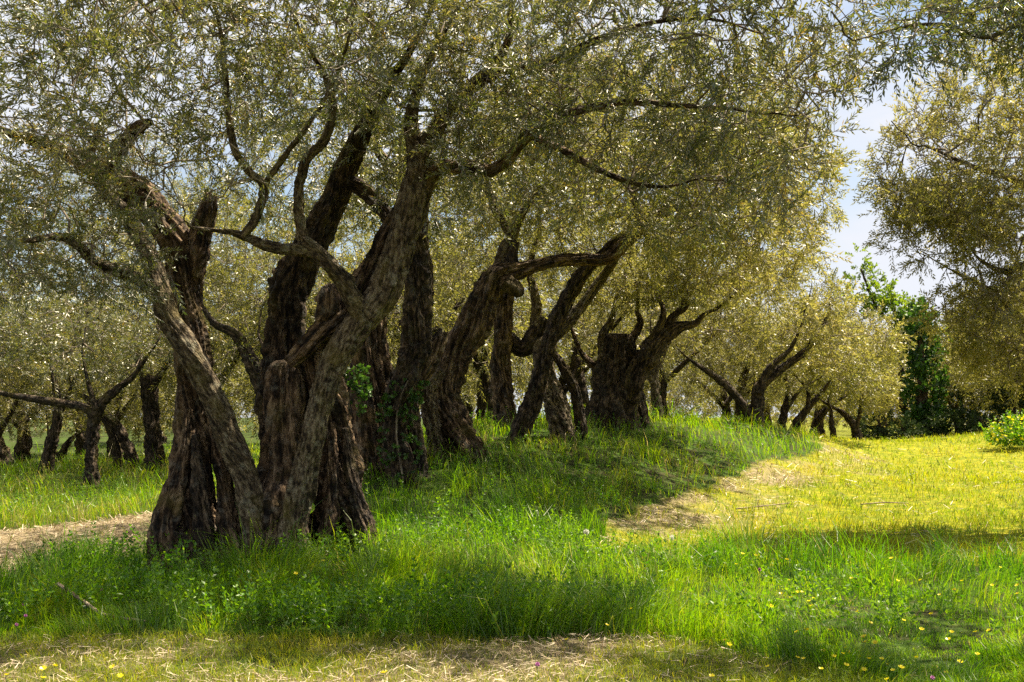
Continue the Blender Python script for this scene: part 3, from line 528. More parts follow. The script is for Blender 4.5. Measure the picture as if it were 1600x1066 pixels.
T4 = [('trunk', at_d([(792, 715, 26), (788, 660, 21), (783, 600, 20), (783, 540, 19), (786, 495, 18), (792, 450, 14), (802, 405, 10), (790, 340, 7)], 19.2), BARK_OLD, o_(MD, flare=.2, bud=.6)),
      ('limb', at_d([(786, 520, 12), (815, 545, 15), (835, 525, 17), (848, 498, 12)], 19.3), BARK_DARK, o_(MD, bud=None)),
      ('limb', at_d([(835, 520, 12), (838, 470, 10), (828, 420, 8), (842, 360, 6)], 19.3), BARK_PALE, o_(LO, bud=.4))]
olive('olive_tree', 'upright straight olive trunk seen behind the gap between bent and leaning trees', gbase(790, 19.2), T4,
      [B(800, 340, 19, 2.0, 1.8, 1.0, 260), B(690, 400, 19.5, 1.5, 1.5, .9, 150)], 37, SPR_MID, LEAF_MID, seg=.3, crown_mu=.5)
T5 = [('trunk', at_d([(795, 735, 25), (808, 692, 19), (834, 622, 17), (851, 560, 17), (871, 502, 16), (896, 450, 14), (921, 415, 12.5), (955, 386, 11), (988, 358, 9.5), (1040, 322, 7), (1100, 270, 5)], 17), BARK_DARK, o_(HI, sides=64, flare=.25, bud=.65)),
      ('trunk', at_d([(885, 715, 30), (876, 672, 24), (866, 625, 22), (852, 580, 20), (848, 545, 15), (872, 520, 12), (900, 490, 12), (921, 462, 10.5), (950, 422, 9), (968, 395, 7), (1000, 340, 5)], 17.6), BARK_PALE, o_(HI, sides=64, flare=.25, bud=.6)),
      ('limb', at_d([(910, 700, 13), (906, 650, 11), (895, 602, 11), (872, 562, 10), (856, 548, 9)], 17.9), BARK_DARK, o_(MD, bud=None))]
olive('olive_tree', 'leaning olive tree with dark slanting trunk crossed by a pale second stem', gbase(850, 17), T5,
      [B(1050, 180, 17, 2.2, 1.8, 1.3, 330), B(930, 320, 17.5, 1.8, 1.6, .9, 240), B(1150, 380, 17.5, 1.5, 1.5, .8, 200)], 41, SPR_MID, LEAF_MID, seg=.3, crown_mu=.55)
T6 = [('trunk', at_d([(952, 700, 58), (955, 665, 46), (962, 615, 37), (967, 572, 33), (969, 545, 31), (971, 530, 28), (971, 523, 23)], 20), BARK_DARK, o_(HI, sides=72, flare=.3, burls=7, cap='flat', bud=None)),
      ('limb', at_d([(980, 625, 26), (1002, 570, 25), (1030, 531, 19), (1060, 512, 13), (1086, 506, 9), (1100, 492, 7)], 19.8), BARK_DARK, o_(MD, bud=.5)),
      ('limb', at_d([(1005, 548, 13), (1025, 520, 10), (1036, 495, 8), (1034, 476, 7)], 19.7), BARK_DARK, o_(LO, bud=.4)),
      ('limb', at_d([(1040, 520, 10), (1052, 495, 8), (1068, 480, 8), (1072, 468, 8)], 19.8), BARK_DARK, o_(LO, cap='flat', bud=.4)),
      ('limb', at_d([(980, 540, 11), (1000, 508, 9), (996, 488, 7)], 20), BARK_OLD, o_(LO, bud=.4)),
      ('limb', at_d([(945, 560, 12), (940, 530, 10), (953, 505, 9), (958, 488, 7)], 20), BARK_PALE, o_(LO, bud=.4)),
      ('limb', at_d([(950, 590, 9), (925, 570, 8), (905, 545, 6), (890, 500, 5)], 20.1), BARK_OLD, o_(LO, bud=.4)),
      ('stub', at_d([(998, 690, 22), (1000, 650, 16), (997, 620, 13), (990, 596, 7)], 20.4), BARK_DARK, o_(MD, cap='broken', bud=None))]
olive('olive_tree', 'stout olive stump with flat sawn top and claw-like side limbs on the bank crest', gbase(962, 20), T6,
      [B(1120, 400, 20, 2.0, 1.8, 1.0, 280), B(970, 400, 20.3, 1.7, 1.7, .8, 200), B(1050, 435, 19.9, .9, .7, .5, 120), B(960, 455, 19.9, .6, .6, .35, 70), B(1200, 300, 20, 1.3, 1.5, 1.4, 220)], 47, SPR_MID, LEAF_MID, seg=.3, crown_mu=.55)

# ------------------------------------------------------------------ smaller olives farther off
def far_tree(label, px, d, rows_list, blobs, seed, mat=BARK_DARK, leaf=LEAF_MID, name='olive_tree', group='olive trees in the background', spr=SPR_FAR, mu=.5):
    st = [('trunk' if k == 0 else 'limb', at_d(r, d - .05 * k), mat, o_(LO if k == 0 else TH, sides=26 if k == 0 else 12, flare=.2 if k == 0 else 0, bud=.5)) for k, r in enumerate(rows_list)]
    return olive(name, label, gbase(px, d), st, blobs, seed, spr, leaf, per_tip=4, seg=.4, group=group, crown_mu=mu, sc=(.7, 1.05), side_prob=1.2)
far_tree('slim pale olive tree just right of the sawn stump on the crest', 1028, 24, [[(1029, 685, 13), (1027, 630, 10), (1021, 585, 10), (1038, 548, 8), (1056, 500, 5)], [(1024, 610, 6), (1012, 570, 5), (1016, 530, 4)]], [B(1050, 430, 24, 1.6, 1.6, .9, 130)], 53, BARK_PALE)
far_tree('low forked olive with a wide V of dark limbs at the bank end', 1182, 26, [[(1182, 682, 18), (1182, 640, 14), (1188, 606, 11), (1218, 578, 9), (1250, 556, 7.5), (1272, 530, 6), (1295, 490, 4)], [(1180, 665, 12), (1160, 632, 10), (1132, 600, 9), (1100, 577, 7.5), (1075, 560, 4)], [(1186, 615, 10), (1200, 578, 9), (1235, 545, 6), (1255, 500, 4)]], [B(1200, 480, 26, 2.1, 1.8, 1.1, 260), B(1310, 530, 27, 1.5, 1.5, .8, 150)], 59)
far_tree('small olive with a crooked trunk, first right of the low forked tree', 1222, 30, [[(1216, 690, 11), (1224, 650, 9), (1232, 618, 8), (1228, 590, 5)], [(1228, 640, 6), (1250, 610, 5), (1272, 596, 3)]], [B(1250, 540, 30, 1.7, 1.6, .9, 130)], 61)
far_tree('small olive leaning right, second right of the low forked tree', 1245, 31, [[(1236, 690, 12), (1246, 660, 10), (1268, 632, 8), (1290, 605, 5)], [(1262, 640, 6), (1262, 610, 5), (1240, 585, 3)]], [B(1310, 560, 31, 1.6, 1.6, .9, 120)], 67)
far_tree('slender olive with two stems meeting at the edge of the mown meadow', 1335, 33, [[(1340, 705, 13), (1336, 670, 9), (1318, 646, 7), (1300, 636, 5)], [(1338, 670, 6), (1344, 640, 5), (1348, 600, 4)], [(1305, 700, 9), (1300, 665, 8), (1298, 640, 5)]], [B(1315, 590, 33, 1.5, 1.5, .9, 150), B(1360, 610, 33, .8, 1.0, .5, 50)], 71)
far_tree('small olive with a short dark trunk between the leaning ones at the bank end', 1270, 34, [[(1268, 695, 11), (1276, 660, 9), (1296, 635, 6), (1320, 620, 4)]], [B(1280, 590, 35, 1.8, 1.6, .9, 120)], 73)
far_tree('dark curved olive trunk nearest the straw path at the left', 145, 22, [[(146, 778, 16), (143, 720, 12), (145, 670, 12), (152, 640, 12), (178, 612, 9), (206, 590, 7), (235, 550, 4)], [(148, 650, 10), (130, 636, 9), (95, 630, 9), (45, 622, 8), (0, 614, 7), (-50, 600, 5)], [(150, 640, 8), (138, 600, 6), (130, 560, 4)]], [B(120, 530, 22, 2.2, 1.7, .8, 300), B(250, 500, 22.5, 1.4, 1.4, .8, 130)], 79, leaf=LEAF_NEAR, spr=SPR_MID)
far_tree('thin upright olive trunk at the far left in the long grass', 72, 24, [[(70, 765, 15), (78, 700, 11), (90, 650, 10), (84, 590, 7), (70, 540, 5)], [(92, 650, 7), (110, 610, 6), (125, 570, 4)]], [B(60, 470, 24, 2.2, 1.8, 1.2, 300), B(50, 330, 24, 2.2, 1.8, 1.0, 200)], 83, leaf=LEAF_NEAR, spr=SPR_MID)
far_tree('olive with two arching parallel trunks leaning left in the left grass', 200, 26, [[(212, 745, 14), (200, 700, 11), (180, 665, 11), (155, 640, 9), (120, 610, 6)], [(188, 740, 11), (178, 690, 9), (165, 660, 8), (150, 640, 6)]], [B(180, 430, 26, 2.2, 2.0, 1.3, 300), B(200, 290, 26, 2.2, 2.0, 1.2, 200)], 89, leaf=LEAF_NEAR, spr=SPR_MID)
far_tree('thick straight olive trunk just left of the great foreground tree', 240, 25, [[(245, 752, 24), (240, 700, 16), (236, 640, 15), (231, 600, 17), (222, 575, 10), (200, 540, 6)], [(236, 605, 10), (255, 580, 9), (275, 540, 5)]], [B(260, 380, 25, 2.2, 2.0, 1.2, 300)], 97, leaf=LEAF_NEAR, spr=SPR_MID)
far_tree('dark leaning olive trunk cut by the left edge of the picture', 0, 27, [[(14, 752, 22), (2, 710, 18), (-14, 670, 15), (-25, 620, 10)], [(-10, 690, 9), (20, 640, 6), (40, 590, 4)]], [B(-40, 480, 27, 2.4, 2.0, 1.4, 240)], 101, leaf=LEAF_NEAR)
far_tree('small crooked olive glimpsed low between two left trunks', 95, 31, [[(92, 745, 11), (95, 715, 9), (108, 690, 7), (125, 675, 5)], [(96, 715, 6), (78, 695, 5)]], [B(80, 600, 31, 2.2, 1.8, 1.0, 130)], 103, leaf=LEAF_NEAR)
far_tree('olive tree seen between the main stems of the foreground tree', 410, 21, [[(425, 745, 18), (420, 680, 15), (412, 620, 14), (390, 560, 14), (365, 520, 12), (335, 505, 9), (310, 470, 5)], [(415, 630, 10), (430, 590, 8), (410, 540, 5)]], [B(370, 400, 21, 2.2, 1.8, 1.1, 320), B(480, 300, 22, 1.6, 1.6, 1.2, 160)], 107, leaf=LEAF_MID, spr=SPR_MID)
far_tree('slim olive trunk visible low between foreground trunk and ivy-clad tree', 690, 27, [[(695, 715, 11), (690, 670, 10), (700, 630, 8), (715, 590, 5)]], [B(640, 480, 27, 2.4, 2.0, 1.4, 230)], 109)

# ------------------------------------------------------------------ right side: big crowns whose trunks stand outside the picture
def big_side(label, bx, d, seed, rows, blobs, leaf, spr, **kw):
    st = [('trunk' if k == 0 else 'limb', r, BARK_OLD if k == 0 else BARK_PALE, o_(MD if k == 0 else LO, flare=.3 if k == 0 else 0, bud=.45 if k == 0 else .25)) for k, r in enumerate(rows)]
    return olive('olive_tree', label, gbase(bx, d), st, blobs, seed, spr, leaf, **kw)
big_side('large olive whose broad crown fills the right edge, trunk outside the picture', 1790, 14, 113,
         [at_d([(1790, 830, 60), (1785, 720, 45), (1775, 620, 38), (1760, 540, 30), (1765, 450, 22), (1740, 330, 14)], 14), at_d([(1772, 600, 22), (1700, 545, 16), (1620, 510, 10), (1585, 490, 8), (1550, 455, 6), (1500, 430, 4.5)], 13.6),
          at_d([(1765, 560, 18), (1690, 450, 13), (1610, 415, 9), (1575, 425, 7), (1545, 415, 5.5), (1525, 400, 4)], 13.2), at_d([(1762, 470, 16), (1690, 360, 11), (1600, 290, 8), (1520, 260, 6), (1450, 230, 4)], 13.4), at_d([(1765, 430, 14), (1720, 250, 10), (1640, 150, 7), (1560, 90, 5)], 13.8)],
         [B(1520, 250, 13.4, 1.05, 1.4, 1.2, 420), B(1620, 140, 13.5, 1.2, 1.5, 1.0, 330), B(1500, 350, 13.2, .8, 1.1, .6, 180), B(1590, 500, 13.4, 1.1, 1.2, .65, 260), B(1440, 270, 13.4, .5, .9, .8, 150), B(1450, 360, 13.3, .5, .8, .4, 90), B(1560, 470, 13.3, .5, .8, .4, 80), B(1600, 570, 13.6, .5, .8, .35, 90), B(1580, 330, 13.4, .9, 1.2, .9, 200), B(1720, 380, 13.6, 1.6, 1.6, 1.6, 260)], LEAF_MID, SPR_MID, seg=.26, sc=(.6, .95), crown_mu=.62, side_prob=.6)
big_side('near olive reaching in from upper right corner with one bare-barked bough', 2050, 8, 127,
         [at_d([(2060, 1010, 85), (2050, 880, 62), (2030, 720, 50), (2000, 560, 40), (1960, 400, 30), (1900, 250, 20)], 8), at_d([(1990, 500, 25), (1880, 300, 16), (1760, 120, 10), (1660, 30, 7), (1600, 35, 5.5), (1540, 58, 4.6), (1470, 38, 3.6), (1400, 45, 2.8), (1340, 62, 2)], 7.6),
          at_d([(1700, 60, 6), (1640, -20, 5), (1540, -40, 4), (1450, -60, 3)], 7.5)],
         [B(1560, 10, 7.5, .5, .6, .28, 90), B(1650, 20, 7.6, .5, .7, .35, 110), B(1440, 60, 7.4, .35, .4, .18, 26), B(1900, 50, 8, 1.2, 1.4, 1.0, 160)], LEAF_NEAR, SPR_NEAR, sc=(.8, 1.2), crown_mu=.4)

# ------------------------------------------------------------------ background crowns: three built, then copied with their parts
def copy_tree(src, loc, rz, s, label):
    r = src.copy(); C.objects.link(r); r.location = loc; r.rotation_euler = (0, 0, rz); r.scale = (s, s, s * random.uniform(.9, 1.1)); r['label'] = label
    for ch in src.children:
        c = ch.copy(); C.objects.link(c); c.parent = r
    return r
protos = []
bgl = [(560, 33, 'olive tree far behind the ivy-clad trunk'), (1130, 34, 'distant olive tree behind the slim pale one on the crest'), (880, 30, 'olive tree behind the leaning dark trunk, beyond the bank'), (330, 34, 'far olive tree behind the gap left of the hollow stump'), (130, 37, 'distant olive crown above the left grass'),
       (-80, 34, 'distant olive crown at the far left edge'), (730, 40, 'distant olive crown behind the crooked bent tree'), (1000, 42, 'distant olive crown behind the sawn stump'), (450, 44, 'distant olive crown behind the main foreground stems'), (1280, 42, 'distant olive crown behind the small leaning olives'),
       (1600, 46, 'olive crown behind the dark shrubs at right'), (1700, 38, 'olive crown behind the yellow-flowered bush at right'), (1740, 35, 'olive tree beyond the right edge of the meadow'), (250, 46, 'olive crown deep in the grove behind thick straight left trunk'),
       (30, 31, 'olive crown behind the thin upright trunk at far left'), (180, 30, 'olive crown behind the two arching trunks at left'), (330, 27, 'olive crown filling the gap left of the hollow stump'), (500, 26, 'olive crown behind the upper stems of the foreground tree'), (600, 24, 'olive crown above and behind the ivy-clad trunk'), (760, 26, 'olive crown above the upright straight trunk'),
       (900, 27, 'olive crown above the leaning dark trunk'), (1030, 29, 'olive crown above the sawn stump on the crest'), (-120, 25, 'olive tree just beyond the left edge of the picture'), (1160, 31, 'olive crown above the low forked tree'), (1500, 49, 'olive crown high behind the ivy-wrapped trunk'), (1380, 47, 'olive crown low behind the fresh green tree'), (1650, 40, 'olive crown hanging low above the dark shrubs at right'), (650, 50, 'faint olive crown farthest back in the middle of the grove'), (1200, 50, 'faint olive crown farthest back right of the crest')]
for k, (px, d, lab) in enumerate(bgl):
    x = (px - CX) / F * d; z = g1(x, d); rg = np.random.default_rng(200 + k)
    if k < 4:
        gy_ = HY + (EYE - z) * F / d; rpx = F / d * .22; m = F / d
        rows = [[(px, gy_ + .2 * m, rpx * 1.3), (px + rg.uniform(-.1, .1) * m, gy_ - .6 * m, rpx), (px + rg.uniform(-.2, .2) * m, gy_ - 1.3 * m, rpx * .8), (px + rg.uniform(-.5, .5) * m, gy_ - 2.2 * m, rpx * .4)]]
        for sg_ in (-1, 1): rows.append([(px, gy_ - 1.0 * m, rpx * .6), (px + sg_ * .6 * m, gy_ - 1.6 * m, rpx * .45), (px + sg_ * 1.3 * m, gy_ - 2.3 * m, rpx * .3)])
        bl = [((x + ox, d + oy, z + oz), (1.5, 1.5, 1.05), 95) for ox, oy, oz in ((-1.3, 0, 2.4), (1.3, .2, 2.4), (0, -1.1, 2.7), (.2, 1.1, 2.6), (0, 0, 3.5), (-1.6, -1, 1.7), (1.6, -1, 1.8))]
        protos.append(far_tree(lab, px, d, rows, bl, 200 + k, mu=.52, spr=SPR_MID if k in (1, 2) else SPR_FAR))
    else:
        copy_tree(protos[(1 + k % 2) if d < 32 else (0, 3)[k % 2]], (x, d, z - .05), rg.uniform(0, 6.28), rg.uniform(1.05, 1.35) * (1.1 if d < 28 else 1) * (1.25 if px > 1600 else 1), lab)
# far wood closing the view
rg = np.random.default_rng(300); n = 5500
xs = rg.uniform(-75, 90, n); ys = rg.uniform(52, 72, n)
top = 6.0 + 1.8 * n2(xs, ys, .22, 6.1) - 1.2 * smooth(14, 20, xs) * smooth(40, 30, xs)
zs = .5 + rg.random(n) ** .8 * top
dv = rg.normal(0, 1, (n, 3)); dv[:, 2] += .5
wb = bake_sprigs(SPR_FAR, np.c_[xs, ys, zs], dv, rg.uniform(2.2, 3.4, n), rg, np.clip(.5 + .25 * n2(xs, ys, .3, 2.0), 0, 1))
link('distant_wood', wb.build('distant_wood', [LEAF_MID]), kind='stuff', label='far belt of grey-green trees closing the view behind the grove', category='wood')

# ------------------------------------------------------------------ ivy-clad tree, fresh green tree and shrubs at the far end of the meadow
def leafy(name, label, cat, px, d, stem_rows, blobs, seed, spr, leaf, sc, group=None, mu=.5, stempart='trunk', leafpart='crown', shell_dir=True, matl=BARK_DARK):
    rg = np.random.default_rng(seed); base = gbase(px, d); root = thing(name, label, cat, tuple(base), group)
    for k, r in enumerate(stem_rows):
        pts, rads = pxpath(at_d(r, d)); v, q, t, bk = sweep(pts, rads, sides=16, seed=seed + k, flare=.1)
        link(stempart if k == 0 else 'limb', mesh(stempart, v - base, q, t, [matl], True, {'bark': bk}), root)
    pp, dd = [], []
    for i, (c, r, n) in enumerate(blobs):
        p = blob(rg, n, c, r, seed + i, -.25, 1.6, .5); pp.append(p); dd.append(unit((p - np.asarray(c)) / np.asarray(r)) + rg.normal(0, .5, p.shape))
    pp = np.vstack(pp); dd = np.vstack(dd); pp[:, 2] = np.maximum(pp[:, 2], gz(pp[:, 0], pp[:, 1]) + .03)
    link(leafpart, bake_sprigs(spr, pp, dd, rg.uniform(sc[0], sc[1], len(pp)), rg, np.clip(mu + rg.normal(0, .2, len(pp)), 0, 1)).build(leafpart, [leaf], False, base), root, kind='stuff')
    return root
leafy('ivy_clad_tree', 'tall trunk wrapped in dark green ivy at the far end of the meadow', 'tree', 1442, 38, [[(1445, 705, 16), (1442, 640, 13), (1440, 580, 9), (1436, 530, 6), (1434, 505, 3)]],
      [B(1445, 660, 38, .55, .5, .7, 110), B(1444, 600, 38, .5, .5, .8, 130), B(1438, 540, 38, .55, .5, .7, 120), B(1436, 500, 38, .4, .4, .5, 70)], 401, SPR_IVY, LEAF_IVY, (1.0, 1.6), leafpart='ivy', mu=.55)
leafy('fresh_green_tree', 'light fresh-green broadleaf tree beside the ivy-wrapped trunk', 'tree', 1408, 39.5, [[(1415, 700, 8), (1410, 600, 7), (1400, 500, 4), (1392, 470, 2)], [(1405, 520, 4), (1370, 480, 3), (1345, 420, 2)]],
      [B(1395, 485, 39.5, .8, .6, .5, 90), B(1425, 500, 39, .5, .5, .5, 50), B(1350, 445, 39.5, .6, .5, .6, 45), B(1375, 460, 39.5, .5, .4, .4, 40), B(1342, 412, 39.5, .2, .2, .5, 12), B(1455, 520, 39, .4, .4, .4, 24)], 407, SPR_FIG, LEAF_FIG, (.55, .95))
for k, (px, py, d, rx, rz, n, lab) in enumerate([(1375, 672, 37, .8, .45, 110, 'low dark shrub left of the ivy-wrapped trunk at the meadow end'), (1412, 680, 36.5, .6, .4, 90, 'small dark bush at the foot of the ivy-wrapped trunk'), (1492, 668, 37, .9, .55, 150, 'dark evergreen shrub right of the ivy-wrapped trunk'),
        (1500, 630, 39, .5, .6, 90, 'taller dark shrub behind the evergreen one right of the ivy'), (1535, 672, 36, .7, .4, 110, 'low dark shrub nearest the yellow-flowered bush'), (1582, 630, 37, .6, .9, 130, 'tall dark shrub at the right edge behind the yellow-flowered bush')]):
    leafy('shrub', lab, 'shrub', px, d, [[(px, py + 30, 4), (px + 3, py + 5, 3), (px - 4, py - 18, 2)]], [B(px, py, d, rx, .6, rz, n), B(px + 12, py + 8, d, rx * .7, .5, rz * .7, n // 3)], 420 + k, SPR_SHRUB, LEAF_SHRUB, (.6, 1.0), 'dark shrubs at the end of the meadow', .3, 'stem', 'foliage')
# ivy on the trunk behind the great tree
rg = np.random.default_rng(431)
def ivy_on(label, rows, d, n, base_px):
    base = gbase(base_px, d); root = thing('ivy_plant', label, 'ivy', tuple(base), 'ivy climbing on trunks')
    pts, rads = pxpath(at_d(rows, d)); c = spline(np.c_[np.array(pts), rads], 60); k = rg.integers(0, 60, n); a = rg.uniform(math.pi, 2 * math.pi, n)
    dr = np.c_[np.cos(a), np.sin(a), np.zeros(n)]; p = c[k, :3] + dr * (c[k, 3:] * 1.08)
    link('foliage', bake_sprigs(SPR_IVY, p, dr + np.c_[rg.normal(0, .5, (n, 2)), rg.normal(-.2, .6, n)], rg.uniform(.25, .5, n), rg, np.clip(rg.normal(.6, .25, n), 0, 1)).build('foliage', [LEAF_IVY], False, base), root, kind='stuff')
    v, q, t, bk = sweep(np.array(pts)[:, :] + np.array([0, -.02, 0]) - np.array([[0, r * 1.02, 0] for r in rads]), [.012] * len(pts), sides=8, gn=0, seed=4)
    link('stem', mesh('stem', v - base, q, t, [BARK_TWIG], True, {'bark': bk}), root)
ivy_on('green ivy climbing the trunk right behind the foreground tree', [(632, 745, 30), (622, 680, 26), (626, 630, 26), (640, 595, 24)], 14, 90, 628)
ivy_on('small tuft of green ivy beside the right edge of the foreground trunk', [(545, 640, 26), (540, 600, 26), (545, 570, 26)], 10.75, 60, 540)

# ------------------------------------------------------------------ grass
rg = np.random.default_rng(77)
def blades(x, y, h, wd, lean, tint, droop=.5, a=None):
    n = len(x); z = gz(x, y) - .01; a = rg.uniform(0, 2 * math.pi, n) if a is None else a; ca, sa = np.cos(a), np.sin(a)
    f = rg.uniform(0, 2 * math.pi, n); fx, fy = np.cos(f) * wd * .5, np.sin(f) * wd * .5
    b = np.c_[x, y, z]; L_ = lean * h; o = np.c_[fx, fy, np.zeros(n)]
    m = b + np.c_[ca * L_ * .32, sa * L_ * .32, h * .55]; t = b + np.c_[ca * L_, sa * L_, h * (1 - droop * lean * lean)]
    v = np.stack([b - o, b + o, m + o * .85, m - o * .85, t], 1).reshape(-1, 3); k = np.arange(n)[:, None] * 5
    return v, k + np.array([[0, 1, 2, 3]]), k + np.array([[3, 2, 4]]), np.repeat(tint, 5)
def scatter(n, x0, x1, y0, y1, pw=2.0):              # thinner with distance
    u = rg.random(n); y = (y0 ** (1 - pw) + u * (y1 ** (1 - pw) - y0 ** (1 - pw))) ** (1 / (1 - pw))
    return rg.uniform(-.56, .56, n) * y + 0 * x0, y
def inwedge(n, y0, y1, pw): return scatter(n, 0, 0, y0, y1, pw)
x, y = inwedge(250000, 5.4, 44, 1.9)
mead, lp, front, straw, de = zones(x, y)
longm = (1 - mead) * (1 - lp) * (1 - front) * (1 - .5 * smooth(27, 33, y))
# grass thins among the roots and where the far ground is shaded
thin = .5 + .7 * n2(x, y, .9, 12.1) + .7 * n2(x, y, 2.7, 9.3)
rightlow = smooth(.6, 2.4, x) * smooth(10.8, 8.6, y)
keep = rg.random(len(x)) < longm * np.clip(thin + .3, .15 + .25 * smooth(11, 14, y), 1)
x, y, thin, rightlow = x[keep], y[keep], thin[keep], rightlow[keep]
h = np.clip(.22 + .14 * n2(x, y, .7, 15.2) + .34 * n2(x, y, 2.2, 18.2), .05, .62) * rg.uniform(.6, 1.35, len(x)) * (1 - .45 * rightlow)
tus_shade = np.exp(-((x - 3.9) / 1.1) ** 2 - ((y - 10.4) / .7) ** 2) + .6 * np.exp(-((x - 2.2) / .7) ** 2 - ((y - 10.2) / .6) ** 2); h *= 1 + .9 * tus_shade  # taller dark green tussocks; part of their darker tint is painted shade
tall = (rg.random(len(x)) < .05) & (rightlow < .5); h = np.where(tall, h * 1.6, h)
far_w = np.clip(y / 10, .8, 3.0)
tint = np.clip(.42 + .36 * n2(x, y, .55, 21.4) + .1 * smooth(12, 15, y) + .3 * n2(x, y, 2.6, 25.4) - .3 * tus_shade + rg.normal(0, .17, len(x)) + .12 * rightlow + .08 * smooth(11, 15, y) + (rg.random(len(x)) > .97) * .4, 0, 1)
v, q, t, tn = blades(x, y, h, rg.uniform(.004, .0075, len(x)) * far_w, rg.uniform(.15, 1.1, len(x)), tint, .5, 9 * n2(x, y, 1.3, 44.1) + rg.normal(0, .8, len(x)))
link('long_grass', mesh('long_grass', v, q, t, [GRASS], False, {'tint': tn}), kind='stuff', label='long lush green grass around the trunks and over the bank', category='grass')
# herbs among the long grass
x, y = inwedge(14000, 7.0, 22, 2.2); mead, lp, front, straw, de = zones(x, y)
keep = rg.random(len(x)) < (1 - mead) * (1 - lp) * (1 - front) * np.clip(.25 + 1.1 * n2(x, y, .8, 31.1), 0, 1) * (1 - .8 * smooth(.6, 2.0, x) * smooth(12, 10.5, y))
x, y = x[keep], y[keep]; n = len(x); pz = gz(x, y) + rg.uniform(0, .16, n)
dv = np.c_[rg.normal(0, .5, (n, 2)), np.ones(n)]
hb = bake_sprigs(SPR_HERB, np.c_[x, y, pz], dv, rg.uniform(.6, 1.25, n), rg, np.clip(.45 + .3 * n2(x, y, .9, 5.2) + rg.normal(0, .15, n), 0, 1))
link('ground_herbs', hb.build('ground_herbs', [HERB]), kind='stuff', label='low leafy herbs and clover growing among the long grass', category='herbs')
# short mown grass of the meadow and the front strip
x, y = inwedge(300000, 5.2, 48, 1.6); mead, lp, front, straw, de = zones(x, y)
keep = rg.random(len(x)) < np.clip(mead + front + .25 * lp, 0, 1) * (1 - .72 * straw) * np.clip(.8 + .8 * n2(x, y, 1.8, 3.9), .25, 1)
x, y, mead, front, lp = x[keep], y[keep], mead[keep], front[keep], lp[keep]
h = rg.uniform(.03, .13, len(x)) * (1 + .6 * n2(x, y, 1.2, 6.6)) * np.where(front > .5, .85, 1) * (1 + 1.6 * np.clip(n2(x, y, 2.3, 61.1), 0, 1) * mead)
gr = smooth(.6, 2.5, x) * front
tint = np.clip(.31 + .6 * n2(x, y, .5, 2.7) * mead + .3 * n2(x, y, 1.4, 12.7) * mead - .12 * mead * smooth(2, 8, x) * smooth(24, 12, y) + .25 * n2(x, y, 2.2, 7.9) + rg.normal(0, .2, len(x)) - .22 * gr, 0, 1)
v, q, t, tn = blades(x, y, h, rg.uniform(.003, .006, len(x)) * np.clip(y / 8, .8, 4), rg.uniform(.2, 1.2, len(x)), tint, .3)
link('mown_grass', mesh('mown_grass', v, q, t, [GRASS_Y], False, {'tint': tn}), kind='stuff', label='short mown yellow-green grass of the meadow and front strip', category='grass')
# cut straw lying on the paths
x, y = inwedge(150000, 5.2, 26, 1.7); mead, lp, front, straw, de = zones(x, y)
keep = rg.random(len(x)) < np.clip(straw + .05 * mead, 0, 1) * np.clip(.7 + .8 * n2(x, y, 1.6, 14.4), .1, 1); x, y = x[keep], y[keep]; n = len(x)
a = rg.uniform(0, 2 * math.pi, n); l = rg.uniform(.03, .13, n) * np.clip(y / 12, .7, 1.6); wd = rg.uniform(.002, .0045, n) * np.clip(y / 7, .8, 3)
dx, dy = np.cos(a) * l * .5, np.sin(a) * l * .5; z = gz(x, y) + rg.uniform(.004, .045, n); dz = rg.normal(0, .18, n) * l; ox, oy = -np.sin(a) * wd * .5, np.cos(a) * wd * .5
v = np.stack([np.c_[x - dx - ox, y - dy - oy, z - dz], np.c_[x + dx - ox, y + dy - oy, z + dz], np.c_[x + dx + ox, y + dy + oy, z + dz + wd * .6], np.c_[x - dx + ox, y - dy + oy, z - dz + wd * .6]], 1).reshape(-1, 3)
link('cut_straw', mesh('cut_straw', v, np.arange(n * 4).reshape(-1, 4), None, [STRAW], False, {'tint': np.repeat(np.clip(rg.normal(.45, .34, n), 0, 1), 4)}), kind='stuff', label='dry cut grass and leaf litter strewn on the mown paths', category='straw')

# ------------------------------------------------------------------ flowers
def cup(n=5, r=.013, dz=.007, seg=4):                # buttercup: five cupped petals
    V, Q, T_ = [], [], []
    for k in range(n):
        a0 = k * 2 * math.pi / n; m = len(V); w0 = math.pi / n * 1.05
        V += [(0, 0, 0), (math.cos(a0 - w0) * r * .62, math.sin(a0 - w0) * r * .62, dz * .45), (math.cos(a0 - w0 * .55) * r, math.sin(a0 - w0 * .55) * r, dz), (math.cos(a0 + w0 * .55) * r, math.sin(a0 + w0 * .55) * r, dz), (math.cos(a0 + w0) * r * .62, math.sin(a0 + w0) * r * .62, dz * .45)]
        T_ += [(m, m + 1, m + 2), (m, m + 2, m + 3), (m, m + 3, m + 4)]
    return np.array(V), np.array(T_)
cv, ct = cup(); CUP = mesh('bloom', cv, None, ct, [PETAL], True)
ev, et = cup(7, .004, .004); EYEM = mesh('flower_centre', ev + np.array([0, 0, .003]), None, et, [plain('flower_centre', (.7, .48, .01), .8)], True)
v, q, t, bk = sweep([(0, 0, 0), (.004, 0, .4), (-.004, .003, .75), (0, 0, 1)], [.0022, .002, .0017, .0015], sides=6, gn=0, step=.12)
STEM = mesh('stem', v, q, t, [STEMG], True)
def flower(x, y, h, s, label, cat, name, head, group, tilt, headname='bloom', eye=True):
    z = g1(x, y); r = thing(name, label, cat, (x, y, z), group)
    st = link('stem', STEM, r); st.scale = (1, 1, h)
    b_ = link(headname, head, r); b_.location = (0, 0, h); b_.scale = (s, s, s); b_.rotation_euler = (tilt[0], tilt[1], random.uniform(0, 6))
    if eye: e = link('flower_centre', EYEM, b_)
